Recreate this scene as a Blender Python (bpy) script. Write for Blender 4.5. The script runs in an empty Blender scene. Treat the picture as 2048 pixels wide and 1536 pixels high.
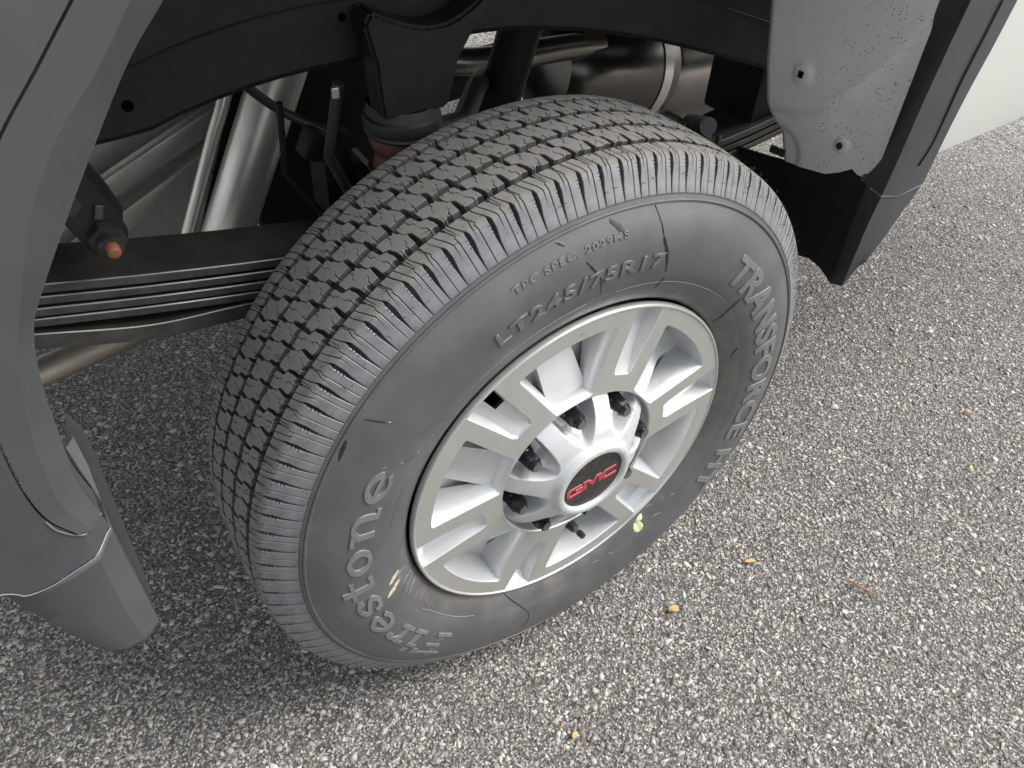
import bpy, bmesh, math, random
import numpy as np
from mathutils import Vector, Matrix
from mathutils.geometry import tessellate_polygon

random.seed(7); rng = np.random.default_rng(7)
sc = bpy.context.scene
COL = sc.collection
PI = math.pi
R = math.radians

# ---------------------------------------------------------------- camera, sky, sun, exposure
CAM = Vector((-0.46071, -0.49844, 1.13431))
ax_r = Vector((0.836975, -0.545291, 0.046154)); ax_u = Vector((0.342770, 0.588126, 0.732541)); ax_f = Vector((0.426593, 0.597299, -0.679156))
cd = bpy.data.cameras.new('camera'); cam = bpy.data.objects.new('camera', cd); COL.objects.link(cam)
m = Matrix.Identity(4)
for i in range(3):
    m[i][0] = ax_r[i]; m[i][1] = ax_u[i]; m[i][2] = -ax_f[i]; m[i][3] = CAM[i]
cam.matrix_world = m
cd.sensor_width = 36; cd.lens = 28.51; cd.clip_start = 0.02; cd.clip_end = 500
cd.dof.use_dof = False
sc.camera = cam

SUN_DIR = Vector((0.62, -0.34, 0.80)).normalized()          # towards the sun
elev = math.asin(SUN_DIR.z); azim = math.atan2(SUN_DIR.x, SUN_DIR.y)
w = bpy.data.worlds.new('World'); sc.world = w; w.use_nodes = True
nt = w.node_tree; nt.nodes.clear()
sky = nt.nodes.new('ShaderNodeTexSky'); sky.sky_type = 'NISHITA'; sky.sun_disc = False
sky.sun_elevation = elev; sky.sun_rotation = azim; sky.dust_density = 3.0; sky.air_density = 1.2
hs = nt.nodes.new('ShaderNodeHueSaturation'); hs.inputs['Saturation'].default_value = 0.34
bg = nt.nodes.new('ShaderNodeBackground'); bg.inputs['Strength'].default_value = 0.105
wo = nt.nodes.new('ShaderNodeOutputWorld')
nt.links.new(sky.outputs[0], hs.inputs['Color']); nt.links.new(hs.outputs[0], bg.inputs['Color']); nt.links.new(bg.outputs[0], wo.inputs['Surface'])
sl = bpy.data.lights.new('sun', 'SUN'); sl.energy = 1.5; sl.angle = R(32); sl.color = (1.0, 0.985, 0.965)
so = bpy.data.objects.new('sun', sl); COL.objects.link(so)
so.rotation_euler = (-SUN_DIR).to_track_quat('-Z', 'Y').to_euler()
sc.view_settings.view_transform = 'Standard'; sc.view_settings.look = 'None'
sc.view_settings.exposure = 1.5; sc.view_settings.gamma = 1.0
sc.view_settings.use_curve_mapping = False

# ---------------------------------------------------------------- materials
class NB:
    def __init__(s, name):
        s.m = bpy.data.materials.new(name); s.m.use_nodes = True
        s.t = s.m.node_tree; s.n = s.t.nodes; s.b = s.n['Principled BSDF']
        s.tc = None
    def new(s, t, **k):
        n = s.n.new(t)
        for a, v in k.items(): setattr(n, a, v)
        return n
    def link(s, a, b): s.t.links.new(a, b)
    def obj(s):
        if not s.tc: s.tc = s.new('ShaderNodeTexCoord')
        return s.tc.outputs['Object']
    def noise(s, scale, detail=4, rough=.6, vec=None):
        n = s.new('ShaderNodeTexNoise'); n.inputs['Scale'].default_value = scale; n.inputs['Detail'].default_value = detail; n.inputs['Roughness'].default_value = rough
        s.link(vec or s.obj(), n.inputs['Vector']); return n.outputs['Fac']
    def voro(s, scale, vec=None, feature='F1'):
        n = s.new('ShaderNodeTexVoronoi'); n.feature = feature; n.inputs['Scale'].default_value = scale
        s.link(vec or s.obj(), n.inputs['Vector']); return n
    def ramp(s, fac, stops):
        n = s.new('ShaderNodeValToRGB'); e = n.color_ramp.elements
        while len(e) < len(stops): e.new(.5)
        for i, (p, c) in enumerate(stops):
            e[i].position = p; e[i].color = (*c, 1) if len(c) == 3 else c
        s.link(fac, n.inputs['Fac']); return n.outputs['Color']
    def mr(s, fac, a, b, c, d):
        n = s.new('ShaderNodeMapRange'); n.inputs[1].default_value = a; n.inputs[2].default_value = b; n.inputs[3].default_value = c; n.inputs[4].default_value = d
        s.link(fac, n.inputs[0]); return n.outputs[0]
    def mix(s, fac, a, b, mode='MIX'):
        n = s.new('ShaderNodeMix', data_type='RGBA', blend_type=mode)
        for inp, v in ((n.inputs[0], fac), (n.inputs[6], a), (n.inputs[7], b)):
            if hasattr(v, 'is_output') or isinstance(v, bpy.types.NodeSocket): s.link(v, inp)
            elif isinstance(v, (int, float)): inp.default_value = v
            else: inp.default_value = (*v, 1)
        return n.outputs[2]
    def bump(s, h, strength, dist=.001):
        n = s.new('ShaderNodeBump'); n.inputs['Strength'].default_value = strength; n.inputs['Distance'].default_value = dist
        s.link(h, n.inputs['Height']); s.link(n.outputs[0], s.b.inputs['Normal']); return n
    def set(s, **k):
        for a, v in k.items():
            i = s.b.inputs[a.replace('_', ' ')]
            if isinstance(v, bpy.types.NodeSocket): s.link(v, i)
            elif isinstance(v, (tuple, list)): i.default_value = (*v, 1) if len(v) == 3 else v
            else: i.default_value = v
        return s.m

def simple(name, col, rough, metal=0., var=.12, scale=40, bump=.0, spec=.5, bscale=600):
    b = NB(name)
    f = b.noise(scale, 6)
    lo = tuple(c*(1-var) for c in col); hi = tuple(min(1, c*(1+var)) for c in col)
    b.set(Base_Color=b.ramp(f, [(.3, lo), (.7, hi)]), Metallic=metal, Specular_IOR_Level=spec)
    b.set(Roughness=b.mr(b.noise(scale*2.3, 5), .3, .7, max(.02, rough*.8), min(1, rough*1.2)))
    if bump: b.bump(b.noise(bscale, 3), bump, .0006)
    return b.m

def mat_tread():
    b = NB('tread_rubber')
    dust = b.noise(55, 5); gr = b.noise(900, 2, .7); sp = b.noise(420, 2, .5)
    c = b.ramp(dust, [(.3, (.118, .115, .109)), (.7, (.160, .154, .144))])
    c = b.mix(b.mr(gr, .45, .75, 0, .6), c, (.24, .225, .20))
    c = b.mix(b.mr(sp, .72, .78, 0, .8), c, (.34, .31, .26))
    b.set(Base_Color=c, Roughness=.75, Specular_IOR_Level=.35)
    b.bump(gr, .55, .0007)
    return b.m

def mat_sidewall():
    b = NB('sidewall_rubber')
    # polar coordinates round the axle for the moulded rings
    sx = b.new('ShaderNodeSeparateXYZ'); b.link(b.obj(), sx.inputs[0])
    rr = b.new('ShaderNodeVectorMath', operation='LENGTH')
    cx = b.new('ShaderNodeCombineXYZ'); b.link(sx.outputs[0], cx.inputs[0]); b.link(sx.outputs[2], cx.inputs[2]); b.link(cx.outputs[0], rr.inputs[0])
    cl = b.noise(16, 6, .65); fine = b.noise(160, 5)
    c = b.ramp(cl, [(.25, (.055, .055, .056)), (.55, (.076, .076, .078)), (.8, (.100, .099, .098))])
    c = b.mix(b.mr(fine, .55, .8, 0, .3), c, (.10, .095, .085))
    # dusty film towards the shoulder, tan dirt near the bead
    dn = b.noise(34, 6, .7)
    n = b.new('ShaderNodeMath', operation='MULTIPLY'); b.link(b.mr(rr.outputs['Value'], .263, .24, 0, 1), n.inputs[0]); b.link(b.mr(dn, .46, .72, 0, .6), n.inputs[1])
    c = b.mix(n.outputs[0], c, (.16, .135, .10))
    b.set(Base_Color=c, Specular_IOR_Level=.65)
    b.set(Roughness=b.mr(cl, .3, .7, .32, .50))
    wv = b.new('ShaderNodeMath', operation='SINE'); mu = b.new('ShaderNodeMath', operation='MULTIPLY'); mu.inputs[1].default_value = 2600
    b.link(rr.outputs['Value'], mu.inputs[0]); b.link(mu.outputs[0], wv.inputs[0])
    ad = b.new('ShaderNodeMath', operation='MULTIPLY_ADD'); ad.inputs[1].default_value = .12; b.link(wv.outputs[0], ad.inputs[0]); b.link(b.noise(700, 4), ad.inputs[2])
    b.bump(ad.outputs[0], .22, .0006)
    return b.m

def mat_machined():
    b = NB('machined_aluminium')
    sx = b.new('ShaderNodeSeparateXYZ'); b.link(b.obj(), sx.inputs[0])
    cx = b.new('ShaderNodeCombineXYZ'); b.link(sx.outputs[0], cx.inputs[0]); b.link(sx.outputs[2], cx.inputs[2])
    rr = b.new('ShaderNodeVectorMath', operation='LENGTH'); b.link(cx.outputs[0], rr.inputs[0])
    c2 = b.new('ShaderNodeCombineXYZ'); b.link(rr.outputs['Value'], c2.inputs[0])
    ring = b.noise(2200, 3, .7, c2.outputs[0])
    big = b.noise(20, 4)
    c = b.ramp(ring, [(.3, (.43, .425, .41)), (.7, (.60, .595, .575))])
    c = b.mix(b.mr(big, .35, .7, 0, .35), c, (.66, .65, .62))
    b.set(Base_Color=c, Metallic=.72, Roughness=.38)
    b.bump(ring, .10, .0004)
    return b.m

def mat_silver():
    b = NB('silver_paint')
    fl = b.noise(2600, 1); big = b.noise(30, 5)
    c = b.ramp(big, [(.3, (.50, .505, .505)), (.7, (.545, .55, .545))])
    c = b.mix(b.mr(fl, .5, .7, 0, .3), c, (.64, .65, .66))
    c = b.mix(b.mr(b.noise(52, 6, .7), .52, .78, 0, .30), c, (.30, .285, .26))
    b.set(Base_Color=c, Metallic=.40, Roughness=.36, Coat_Weight=.2, Coat_Roughness=.08)
    return b.m

def mat_plastic():
    b = NB('grey_trim_plastic')
    g = b.noise(1500, 3, .7); sc_ = b.noise(60, 7, .75); sp = b.noise(230, 2)
    c = b.ramp(b.noise(9, 4), [(.3, (.044, .045, .048)), (.7, (.058, .059, .062))])
    c = b.mix(b.mr(sc_, .62, .8, 0, .25), c, (.12, .12, .12))
    c = b.mix(b.mr(sp, .76, .80, 0, .5), c, (.25, .24, .22))
    b.set(Base_Color=c, Roughness=.55, Specular_IOR_Level=.4); b.bump(g, .28, .0005)
    return b.m

def mat_panel():
    b = NB('grey_primer_paint')
    c = b.ramp(b.noise(7, 4), [(.3, (.455, .46, .425)), (.7, (.50, .50, .465))])
    v = b.voro(240)
    dots = b.ramp(v.outputs['Distance'], [(.0, (1, 1, 1)), (.17, (1, 1, 1)), (.23, (0, 0, 0))])
    keep = b.mr(b.noise(60, 3), .47, .54, 0, 1)
    sx = b.new('ShaderNodeSeparateXYZ'); b.link(b.obj(), sx.inputs[0])
    zone = b.mr(sx.outputs[1], .15, .10, 0, 1)
    mm = b.new('ShaderNodeMath', operation='MULTIPLY'); b.link(dots, mm.inputs[0]); b.link(keep, mm.inputs[1])
    m2 = b.new('ShaderNodeMath', operation='MULTIPLY'); b.link(mm.outputs[0], m2.inputs[0]); b.link(zone, m2.inputs[1])
    c = b.mix(m2.outputs[0], c, (.07, .065, .06))
    b.set(Base_Color=c, Roughness=.5, Coat_Weight=.15, Coat_Roughness=.3)
    b.bump(b.noise(260, 3), .06, .0005)
    return b.m

def mat_stone():
    b = NB('aggregate_stone')
    g = b.new('ShaderNodeNewGeometry'); ri = g.outputs['Random Per Island']
    c = b.ramp(ri, [(0, (.12, .115, .107)), (.14, (.19, .181, .168)), (.3, (.29, .276, .25)), (.5, (.38, .358, .322)), (.66, (.46, .425, .37)), (.8, (.50, .48, .44)), (.92, (.57, .555, .52)), (.97, (.44, .385, .30)), (1, (.60, .54, .42))])
    f = b.noise(330, 4, .7)
    c = b.mix(b.mr(f, .35, .65, .45, 0), c, (.08, .076, .07))
    # tar left over the stones in patches
    p = b.noise(5.5, 5, .65)
    c = b.mix(b.mr(p, .36, .66, .34, 0), c, (.13, .126, .118))
    b.set(Base_Color=c, Roughness=.72, Specular_IOR_Level=.35)
    b.bump(b.noise(900, 3), .35, .0006)
    return b.m

def mat_asphalt():
    b = NB('asphalt_binder')
    v = b.voro(330); v2 = b.voro(125)
    cid = b.new('ShaderNodeSeparateColor'); b.link(v.outputs['Color'], cid.inputs[0])
    c = b.ramp(cid.outputs[0], [(0, (.058, .056, .053)), (.4, (.12, .116, .108)), (.72, (.20, .19, .172)), (.92, (.36, .34, .30)), (1, (.50, .46, .39))])
    edge = b.ramp(v.outputs['Distance'], [(.3, (1, 1, 1)), (.8, (.5, .5, .5))])
    c = b.mix(1.0, c, edge, 'MULTIPLY')
    # beyond the modelled stones the material carries the same grain
    cid2 = b.new('ShaderNodeSeparateColor'); b.link(v2.outputs['Color'], cid2.inputs[0])
    far = b.ramp(cid2.outputs[1], [(0, (0.060, 0.058, 0.055)), (.35, (0.156, 0.150, 0.138)), (.7, (0.312, 0.300, 0.276)), (1, (0.504, 0.480, 0.444))])
    sx = b.new('ShaderNodeSeparateXYZ'); b.link(b.obj(), sx.inputs[0])
    dx = b.new('ShaderNodeVectorMath', operation='LENGTH'); sb = b.new('ShaderNodeVectorMath', operation='SUBTRACT'); sb.inputs[1].default_value = (.4, .2, 0)
    b.link(b.obj(), sb.inputs[0]); b.link(sb.outputs[0], dx.inputs[0])
    c = b.mix(b.mr(dx.outputs['Value'], 1.5, 2.6, 0, 1), c, far)
    b.set(Base_Color=c, Roughness=.85, Specular_IOR_Level=.3)
    b.bump(v.outputs['Distance'], .7, .003)
    return b.m

def mat_leafspring(name, c0, c1, rough):
    b = NB(name)
    st = b.noise(24, 6, .7); f = b.noise(400, 3)
    c = b.ramp(st, [(.35, c0), (.7, c1)]); c = b.mix(b.mr(f, .66, .8, 0, .4), c, (.10, .095, .085))
    b.set(Base_Color=c, Roughness=rough, Metallic=.3); b.bump(b.noise(300, 5, .7), .25, .0008)
    return b.m

def mat_steel(name, col, rough, stretch=(6, 6, 1), metal=.9):
    b = NB(name)
    mp = b.new('ShaderNodeMapping'); mp.inputs['Scale'].default_value = stretch; b.link(b.obj(), mp.inputs[0])
    s = b.noise(26, 4, .6, mp.outputs[0]); d = b.noise(11, 2, .4)
    c = b.ramp(s, [(.3, tuple(v*.92 for v in col)), (.7, tuple(min(1, v*1.06) for v in col))])
    c = b.mix(b.mr(d, .4, .8, 0, .3), c, tuple(v*.6 for v in (col[0], col[1]*.96, col[2]*.88)))
    b.set(Base_Color=c, Metallic=metal, Roughness=b.mr(d, .3, .7, rough*.85, rough*1.2)); b.bump(s, .015, .0003)
    return b.m

M = dict(
    tread=mat_tread(), side=mat_sidewall(), mach=mat_machined(), silver=mat_silver(), plastic=mat_plastic(), panel=mat_panel(),
    stone=mat_stone(), asphalt=mat_asphalt(),
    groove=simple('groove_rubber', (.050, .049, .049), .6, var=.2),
    wall=simple('block_wall_rubber', (.072, .071, .070), .6, var=.2),  # darker than the tread: shade inside the slots put into the colour
    shoulder=simple('shoulder_rubber', (.125, .126, .130), .38, var=.3, scale=70, bump=.1, bscale=900),  # smooth moulded rubber; sky reflection put in as a paler, bluish colour
    letter=simple('raised_letter_rubber', (.128, .128, .131), .5, var=.18, scale=120),
    letterd=simple('moulded_letter_rubber', (.10, .10, .102), .42, var=.2, scale=120),
    blackpaint=simple('black_frame_paint', (.0075, .0082, .009), .55, var=.25, bump=.12, bscale=180, spec=.22),
    flap=simple('black_plastic', (.010, .010, .0115), .5, var=.3, bump=.2, bscale=500, spec=.3),
    nut=simple('black_nut_coating', (.022, .022, .024), .28, .6, var=.2),
    bore=simple('dark_brake_iron', (.022, .02, .019), .7, .4, var=.3),
    void=simple('unlit_recess', (.002, .002, .002), 1.0, spec=.0),
    black=simple('black_rubber', (.016, .016, .016), .5, var=.2),
    nuttip=simple('worn_nut_tip', (.16, .16, .16), .4, .6),
    emblem=simple('black_emblem_face', (.022, .02, .019), .25, var=.5, scale=160, spec=.6),
    red=simple('red_emblem_paint', (.40, .012, .025), .4, var=.12),
    pink=simple('pale_emblem_edge', (.62, .22, .22), .35, var=.12),
    white=simple('white_body_paint', (.50, .515, .47), .4, var=.01, scale=4, spec=.4),
    spring=mat_leafspring('leaf_spring_steel', (.022, .021, .019), (.05, .046, .040), .5),
    springedge=mat_steel('edge_highlight_and_clamp_steel', (.105, .103, .099), .45),  # paler than the leaves: edge highlight put into the colour; also clamp steel
    springside=simple('worn_spring_side', (.045, .043, .040), .5, .1, var=.4, scale=60, bump=.2, bscale=300),
    steel=mat_steel('stainless_tube', (.60, .585, .55), .33, (6, 6, 1), .7),
    steeld=mat_steel('dull_exhaust_steel', (.20, .188, .172), .28, (1, 6, 6)),
    muffler=mat_steel('dark_muffler_steel', (.10, .096, .09), .25, (1, 6, 6)),
    tan=mat_steel('tan_steel', (.42, .38, .32), .5, (1, 6, 6)),
    rust=simple('rusty_bolt_end', (.17, .07, .032), .7, .1, var=.35, scale=200),
    bump=simple('red_brown_urethane', (.115, .040, .030), .5, var=.3, scale=60),
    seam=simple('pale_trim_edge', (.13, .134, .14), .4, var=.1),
    leafg=simple('pale_green_leaf', (.46, .58, .32), .5, var=.12, scale=150),
    leafo=simple('tan_leaf', (.46, .26, .11), .7, var=.25, scale=200),
    leafy=simple('yellow_leaf', (.62, .42, .05), .7, var=.2, scale=200),
    twig=simple('brown_twig', (.30, .16, .07), .8, var=.35, scale=200),
    wet=simple('wet_rubber_mark', (.012, .012, .013), .22, var=.2, spec=.6),
    scuff=simple('pale_scuff', (.40, .34, .24), .8, var=.35, scale=300),
    scuffg=simple('grey_scuff', (.17, .165, .158), .8, var=.3, scale=300),
    spew=simple('rubber_hair', (.02, .02, .02), .6, var=.2),
    brass=simple('valve_metal', (.30, .27, .22), .35, .8),
)
b = NB('water'); b.set(Base_Color=(.95, .97, 1), Roughness=.02, IOR=1.33, Transmission_Weight=1.0); M['water'] = b.m

# ---------------------------------------------------------------- helpers
def link(name, me, parent=None, mats=None):
    o = bpy.data.objects.new(name, me); COL.objects.link(o)
    if parent is not None: o.parent = parent
    if mats:
        for k in mats: me.materials.append(M[k])
    return o

def mesh(name, verts, faces, mats, parent=None, midx=None, smooth=None, kind=None):
    me = bpy.data.meshes.new(name)
    me.from_pydata([tuple(map(float, v)) for v in verts], [], [tuple(int(i) for i in f) for f in faces])
    if midx is not None: me.polygons.foreach_set('material_index', np.array(midx, np.int32))
    me.update()
    if smooth is not None:
        me.polygons.foreach_set('use_smooth', np.ones(len(me.polygons), bool)); me.set_sharp_from_angle(angle=R(smooth))
    o = link(name, me, parent, [mats] if isinstance(mats, str) else mats)
    if kind: o['kind'] = kind
    return o

def bm_obj(name, bm, mats, parent=None, smooth=None, recalc=True):
    if recalc: bmesh.ops.recalc_face_normals(bm, faces=bm.faces[:])
    me = bpy.data.meshes.new(name); bm.to_mesh(me); bm.free()
    if smooth is not None:
        me.polygons.foreach_set('use_smooth', np.ones(len(me.polygons), bool)); me.set_sharp_from_angle(angle=R(smooth))
    return link(name, me, parent, [mats] if isinstance(mats, str) else mats)

def catmull(pts, n):
    P = np.array(pts, float); P = np.vstack([2*P[0]-P[1], P, 2*P[-1]-P[-2]])
    seg = len(P)-3; out = []
    for u in np.linspace(0, seg-1e-9, n):
        i = int(u); t = u-i; a, b_, c, d = P[i:i+4]
        out.append(.5*((2*b_)+(-a+c)*t+(2*a-5*b_+4*c-d)*t*t+(-a+3*b_-3*c+d)*t**3))
    return np.array(out)

def resample(pts, n, smooth=True):
    P = catmull(pts, 400) if smooth and len(pts) > 2 else np.array(pts, float)
    d = np.r_[0, np.cumsum(np.linalg.norm(np.diff(P, axis=0), axis=1))]
    s = np.linspace(0, d[-1], n)
    return np.stack([np.interp(s, d, P[:, k]) for k in range(P.shape[1])], 1)

def loft(name, rows, mats, parent=None, smooth=40, thick=0., closed=False):
    rows = [np.array(r) for r in rows]; n = len(rows[0]); V = np.vstack(rows); F = []
    k = len(rows)
    for i in range(k if closed else k-1):
        j = (i+1) % k
        for q in range(n-1): F.append((i*n+q, i*n+q+1, j*n+q+1, j*n+q))
    if closed:
        F.append(tuple(i*n for i in range(k))); F.append(tuple(i*n+n-1 for i in range(k))[::-1])
    o = mesh(name, V, F, mats, parent, smooth=smooth)
    if thick:
        md = o.modifiers.new('solid', 'SOLIDIFY'); md.thickness = thick; md.offset = 0
    return o

def tube(bm, pts, r, seg=12, cap=True, mat=0):
    P = [Vector(p) for p in pts]; rad = r if isinstance(r, (list, tuple)) else [r]*len(P)
    rings = []; up = None
    for i, p in enumerate(P):
        t = (P[min(i+1, len(P)-1)]-P[max(i-1, 0)]).normalized()
        if up is None: up = t.orthogonal().normalized()
        up = (up-t*up.dot(t)).normalized(); s = t.cross(up)
        rings.append([bm.verts.new(p+(up*math.cos(2*PI*k/seg)+s*math.sin(2*PI*k/seg))*rad[i]) for k in range(seg)])
    for a, b_ in zip(rings, rings[1:]):
        for k in range(seg):
            f = bm.faces.new((a[k], a[(k+1) % seg], b_[(k+1) % seg], b_[k])); f.material_index = mat
    if cap:
        for rg in (rings[0][::-1], rings[-1]):
            f = bm.faces.new(rg); f.material_index = mat

def tube_obj(name, pts, r, mats, parent, seg=20, sm=50):
    bm = bmesh.new(); tube(bm, pts, r, seg); return bm_obj(name, bm, mats, parent, sm)

def boxbm(bm, c, s, rot=None, bev=.0, mat=0):
    g = bmesh.ops.create_cube(bm, size=1.0)
    mt = Matrix.Translation(Vector(c)) @ (rot.to_4x4() if rot else Matrix.Identity(4)) @ Matrix.Diagonal((*s, 1))
    bmesh.ops.transform(bm, matrix=mt, verts=g['verts'])
    fs = {f for v in g['verts'] for f in v.link_faces}
    for f in fs: f.material_index = mat
    if bev:
        es = {e for v in g['verts'] for e in v.link_edges}
        bmesh.ops.bevel(bm, geom=list(es), offset=bev, segments=2, affect='EDGES', profile=.6)

def prism(name, poly, axis, a, b_, mats, parent, bev=.0, sm=30):
    """outline in the two other axes, extruded along axis from a to b_"""
    bm = bmesh.new()
    def P(p, h):
        return {'x': (h, p[0], p[1]), 'y': (p[0], h, p[1]), 'z': (p[0], p[1], h)}[axis]
    A = [bm.verts.new(P(p, a)) for p in poly]; B = [bm.verts.new(P(p, b_)) for p in poly]
    n = len(poly)
    bm.faces.new(A); bm.faces.new(B[::-1])
    for i in range(n): bm.faces.new((A[i], A[(i+1) % n], B[(i+1) % n], B[i]))
    bmesh.ops.recalc_face_normals(bm, faces=bm.faces[:])
    if bev: bmesh.ops.bevel(bm, geom=bm.edges[:], offset=bev, segments=2, affect='EDGES')
    return bm_obj(name, bm, mats, parent, sm)

def lathe(name, prof, mats, parent, seg=192, midx=None, sm=35):
    """prof: (y, radius); axis y through the origin"""
    n = len(prof); V = []; F = []; MI = []
    for k in range(seg):
        a = 2*PI*k/seg
        for y, r in prof: V.append((r*math.cos(a), y, r*math.sin(a)))
    for k in range(seg):
        k2 = (k+1) % seg
        for i in range(n-1):
            F.append((k*n+i, k*n+i+1, k2*n+i+1, k2*n+i)); MI.append(midx[i] if midx else 0)
    return mesh(name, V, F, mats, parent, midx=MI, smooth=sm)

# ---------------------------------------------------------------- ground
ZC = 0.388
g = 60.0
gnd = mesh('ground', [(-g, -g, 0), (g, -g, 0), (g, g, 0), (-g, g, 0)], [(0, 1, 2, 3)], 'asphalt'); gnd['kind'] = 'structure'

def stones():
    # irregular angular chips pressed into the binder, each its own island
    variants = []
    while len(variants) < 48:
        h = bmesh.new(); q = rng.normal(size=(rng.integers(9, 13), 3)); q /= np.linalg.norm(q, axis=1)[:, None]; q *= rng.uniform(.78, 1.1, (len(q), 1))
        q[:, 0] *= rng.uniform(.85, 1.45); q[:, 1] *= rng.uniform(.7, 1.1); q[:, 2] = np.minimum(q[:, 2], rng.uniform(.25, .6))
        for p in q: h.verts.new(p)
        r_ = bmesh.ops.convex_hull(h, input=h.verts[:]); bad = [e for e in r_['geom_interior'] if isinstance(e, bmesh.types.BMVert)]
        if bad: bmesh.ops.delete(h, geom=bad, context='VERTS')
        bmesh.ops.triangulate(h, faces=h.faces[:]); h.verts.index_update()
        lv = [v for v in h.verts if v.link_faces]; ix = {v: k for k, v in enumerate(lv)}
        variants.append((np.array([v.co[:] for v in lv]), np.array([[ix[v] for v in f.verts] for f in h.faces]))); h.free()
    def grid(x0, x1, y0, y1, sp, jit=.48):
        X, Y = np.meshgrid(np.arange(x0, x1, sp), np.arange(y0, y1, sp)); p = np.stack([X.ravel(), Y.ravel()], 1)
        return p+rng.uniform(-jit, jit, p.shape)*sp
    pts = []; rad = []
    A = grid(-.9, 1.35, -.75, 1.05, .0073)
    pts.append(A); rad.append(.0018+.0074*rng.beta(1.15, 2.4, len(A)))
    Bp = grid(1.35, 2.9, -.5, 1.6, .0125); pts.append(Bp); rad.append(.0036+.005*rng.beta(1.6, 2.2, len(Bp)))
    Cp = grid(-.2, 1.35, 1.05, 2.3, .0125); pts.append(Cp); rad.append(.0036+.005*rng.beta(1.6, 2.2, len(Cp)))
    P = np.vstack(pts); r = np.concatenate(rad)
    # keep what the picture can hold
    d = np.stack([P[:, 0]-CAM.x, P[:, 1]-CAM.y, np.full(len(P), -CAM.z)], 1)
    dz = d@np.array(ax_f); px = d@np.array(ax_r)/dz; py = d@np.array(ax_u)/dz
    keep = (dz > .1) & (abs(px) < .80) & (abs(py) < .62)
    # short clefts where chips have broken out
    fld = sum(np.sin(P[:, 0]*kx+P[:, 1]*ky+ph) for kx, ky, ph in [(rng.normal()*150, rng.normal()*150, rng.uniform(0, 6.3)) for _ in range(9)])
    keep &= (rng.random(len(P)) < .95) & ((fld < 4.0) | (rng.random(len(P)) < .25))
    P = P[keep]; r = r[keep]; n = len(P)
    vi = rng.integers(0, len(variants), n); VV = []; FF = []; off = 0
    for k, (bv, bf) in enumerate(variants):
        w_ = np.where(vi == k)[0]; mN = len(w_)
        if not mN: continue
        a = rng.uniform(0, 2*PI, mN)[:, None]; ca, sa = np.cos(a), np.sin(a); V = bv[None]
        x = V[:, :, 0]*ca-V[:, :, 1]*sa; y = V[:, :, 0]*sa+V[:, :, 1]*ca
        tz = rng.uniform(-.16, .16, (mN, 2)); zz = V[:, :, 2]*.75+x*tz[:, :1]+y*tz[:, 1:]; rr = r[w_][:, None]
        VV.append(np.stack([x*rr+P[w_, :1], y*rr+P[w_, 1:], zz*rr+rr*rng.uniform(-.42, -.03, (mN, 1))], 2).reshape(-1, 3))
        FF.append((bf[None]+(np.arange(mN)*len(bv)+off)[:, None, None]).reshape(-1, 3)); off += mN*len(bv)
    V = np.vstack(VV); F = np.vstack(FF)
    me = bpy.data.meshes.new('aggregate_stones')
    me.vertices.add(len(V)); me.vertices.foreach_set('co', V.astype(np.float32).ravel())
    me.loops.add(F.size); me.loops.foreach_set('vertex_index', F.astype(np.int32).ravel())
    me.polygons.add(len(F)); me.polygons.foreach_set('loop_start', np.arange(0, F.size, 3, dtype=np.int32)); me.polygons.foreach_set('loop_total', np.full(len(F), 3, np.int32))
    me.update(calc_edges=True); me.validate()
    o = link('aggregate_stones', me, None, ['stone']); o['kind'] = 'stuff'
    o['label'] = 'grey and tan stone chips set in the worn asphalt'; o['category'] = 'gravel'
    print('stones', n)
stones()

# ---------------------------------------------------------------- truck root
truck = bpy.data.objects.new('pickup_truck', None); COL.objects.link(truck)
truck['label'] = 'white pickup truck with grey wheel arch trim standing on asphalt, rear wheel nearest'; truck['category'] = 'pickup truck'

# ================================================================= tyre
PROF = [(.097, .3965), (.083, .3964), (.065, .3958), (.045, .3945), (.031, .3931), (.0240, .3918), (.0202, .3895), (.0170, .3850), (.0122, .3770), (.0072, .3675), (.0030, .3595), (.0006, .3545)]
pc = catmull(PROF, 500); pd = np.r_[0, np.cumsum(np.linalg.norm(np.diff(pc, axis=0), axis=1))]*1000
TEND = pd[-1]
def prof(t):
    s = abs(t); y = np.interp(s, pd, pc[:, 0]); r = np.interp(s, pd, pc[:, 1])
    y2 = np.interp(min(s+.5, TEND), pd, pc[:, 0]); r2 = np.interp(min(s+.5, TEND), pd, pc[:, 1]); y1 = np.interp(max(s-.5, 0), pd, pc[:, 0]); r1 = np.interp(max(s-.5, 0), pd, pc[:, 1])
    ty, tr = y2-y1, r2-r1; L = math.hypot(ty, tr)+1e-12
    ny, nr = tr/L, -ty/L
    if t < 0: y = .194-y; ny = -ny
    return y, r, ny, nr
def depth(t):
    return float(np.interp(abs(t), [0, 72, 82, 92, 100, 106, 112], [9.0, 9.0, 9.0, 7.8, 4.8, 1.8, .8]))
NP = 53; PL = 46.6; DTH = 2*PI/NP
PITCH = [1.0]
def tmap(s, t, h):
    y, r, ny, nr = prof(t); a = s/PL*DTH*PITCH[0]
    y += ny*h*.001; r += nr*h*.001
    return (r*math.cos(a), y, r*math.sin(a))

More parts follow.
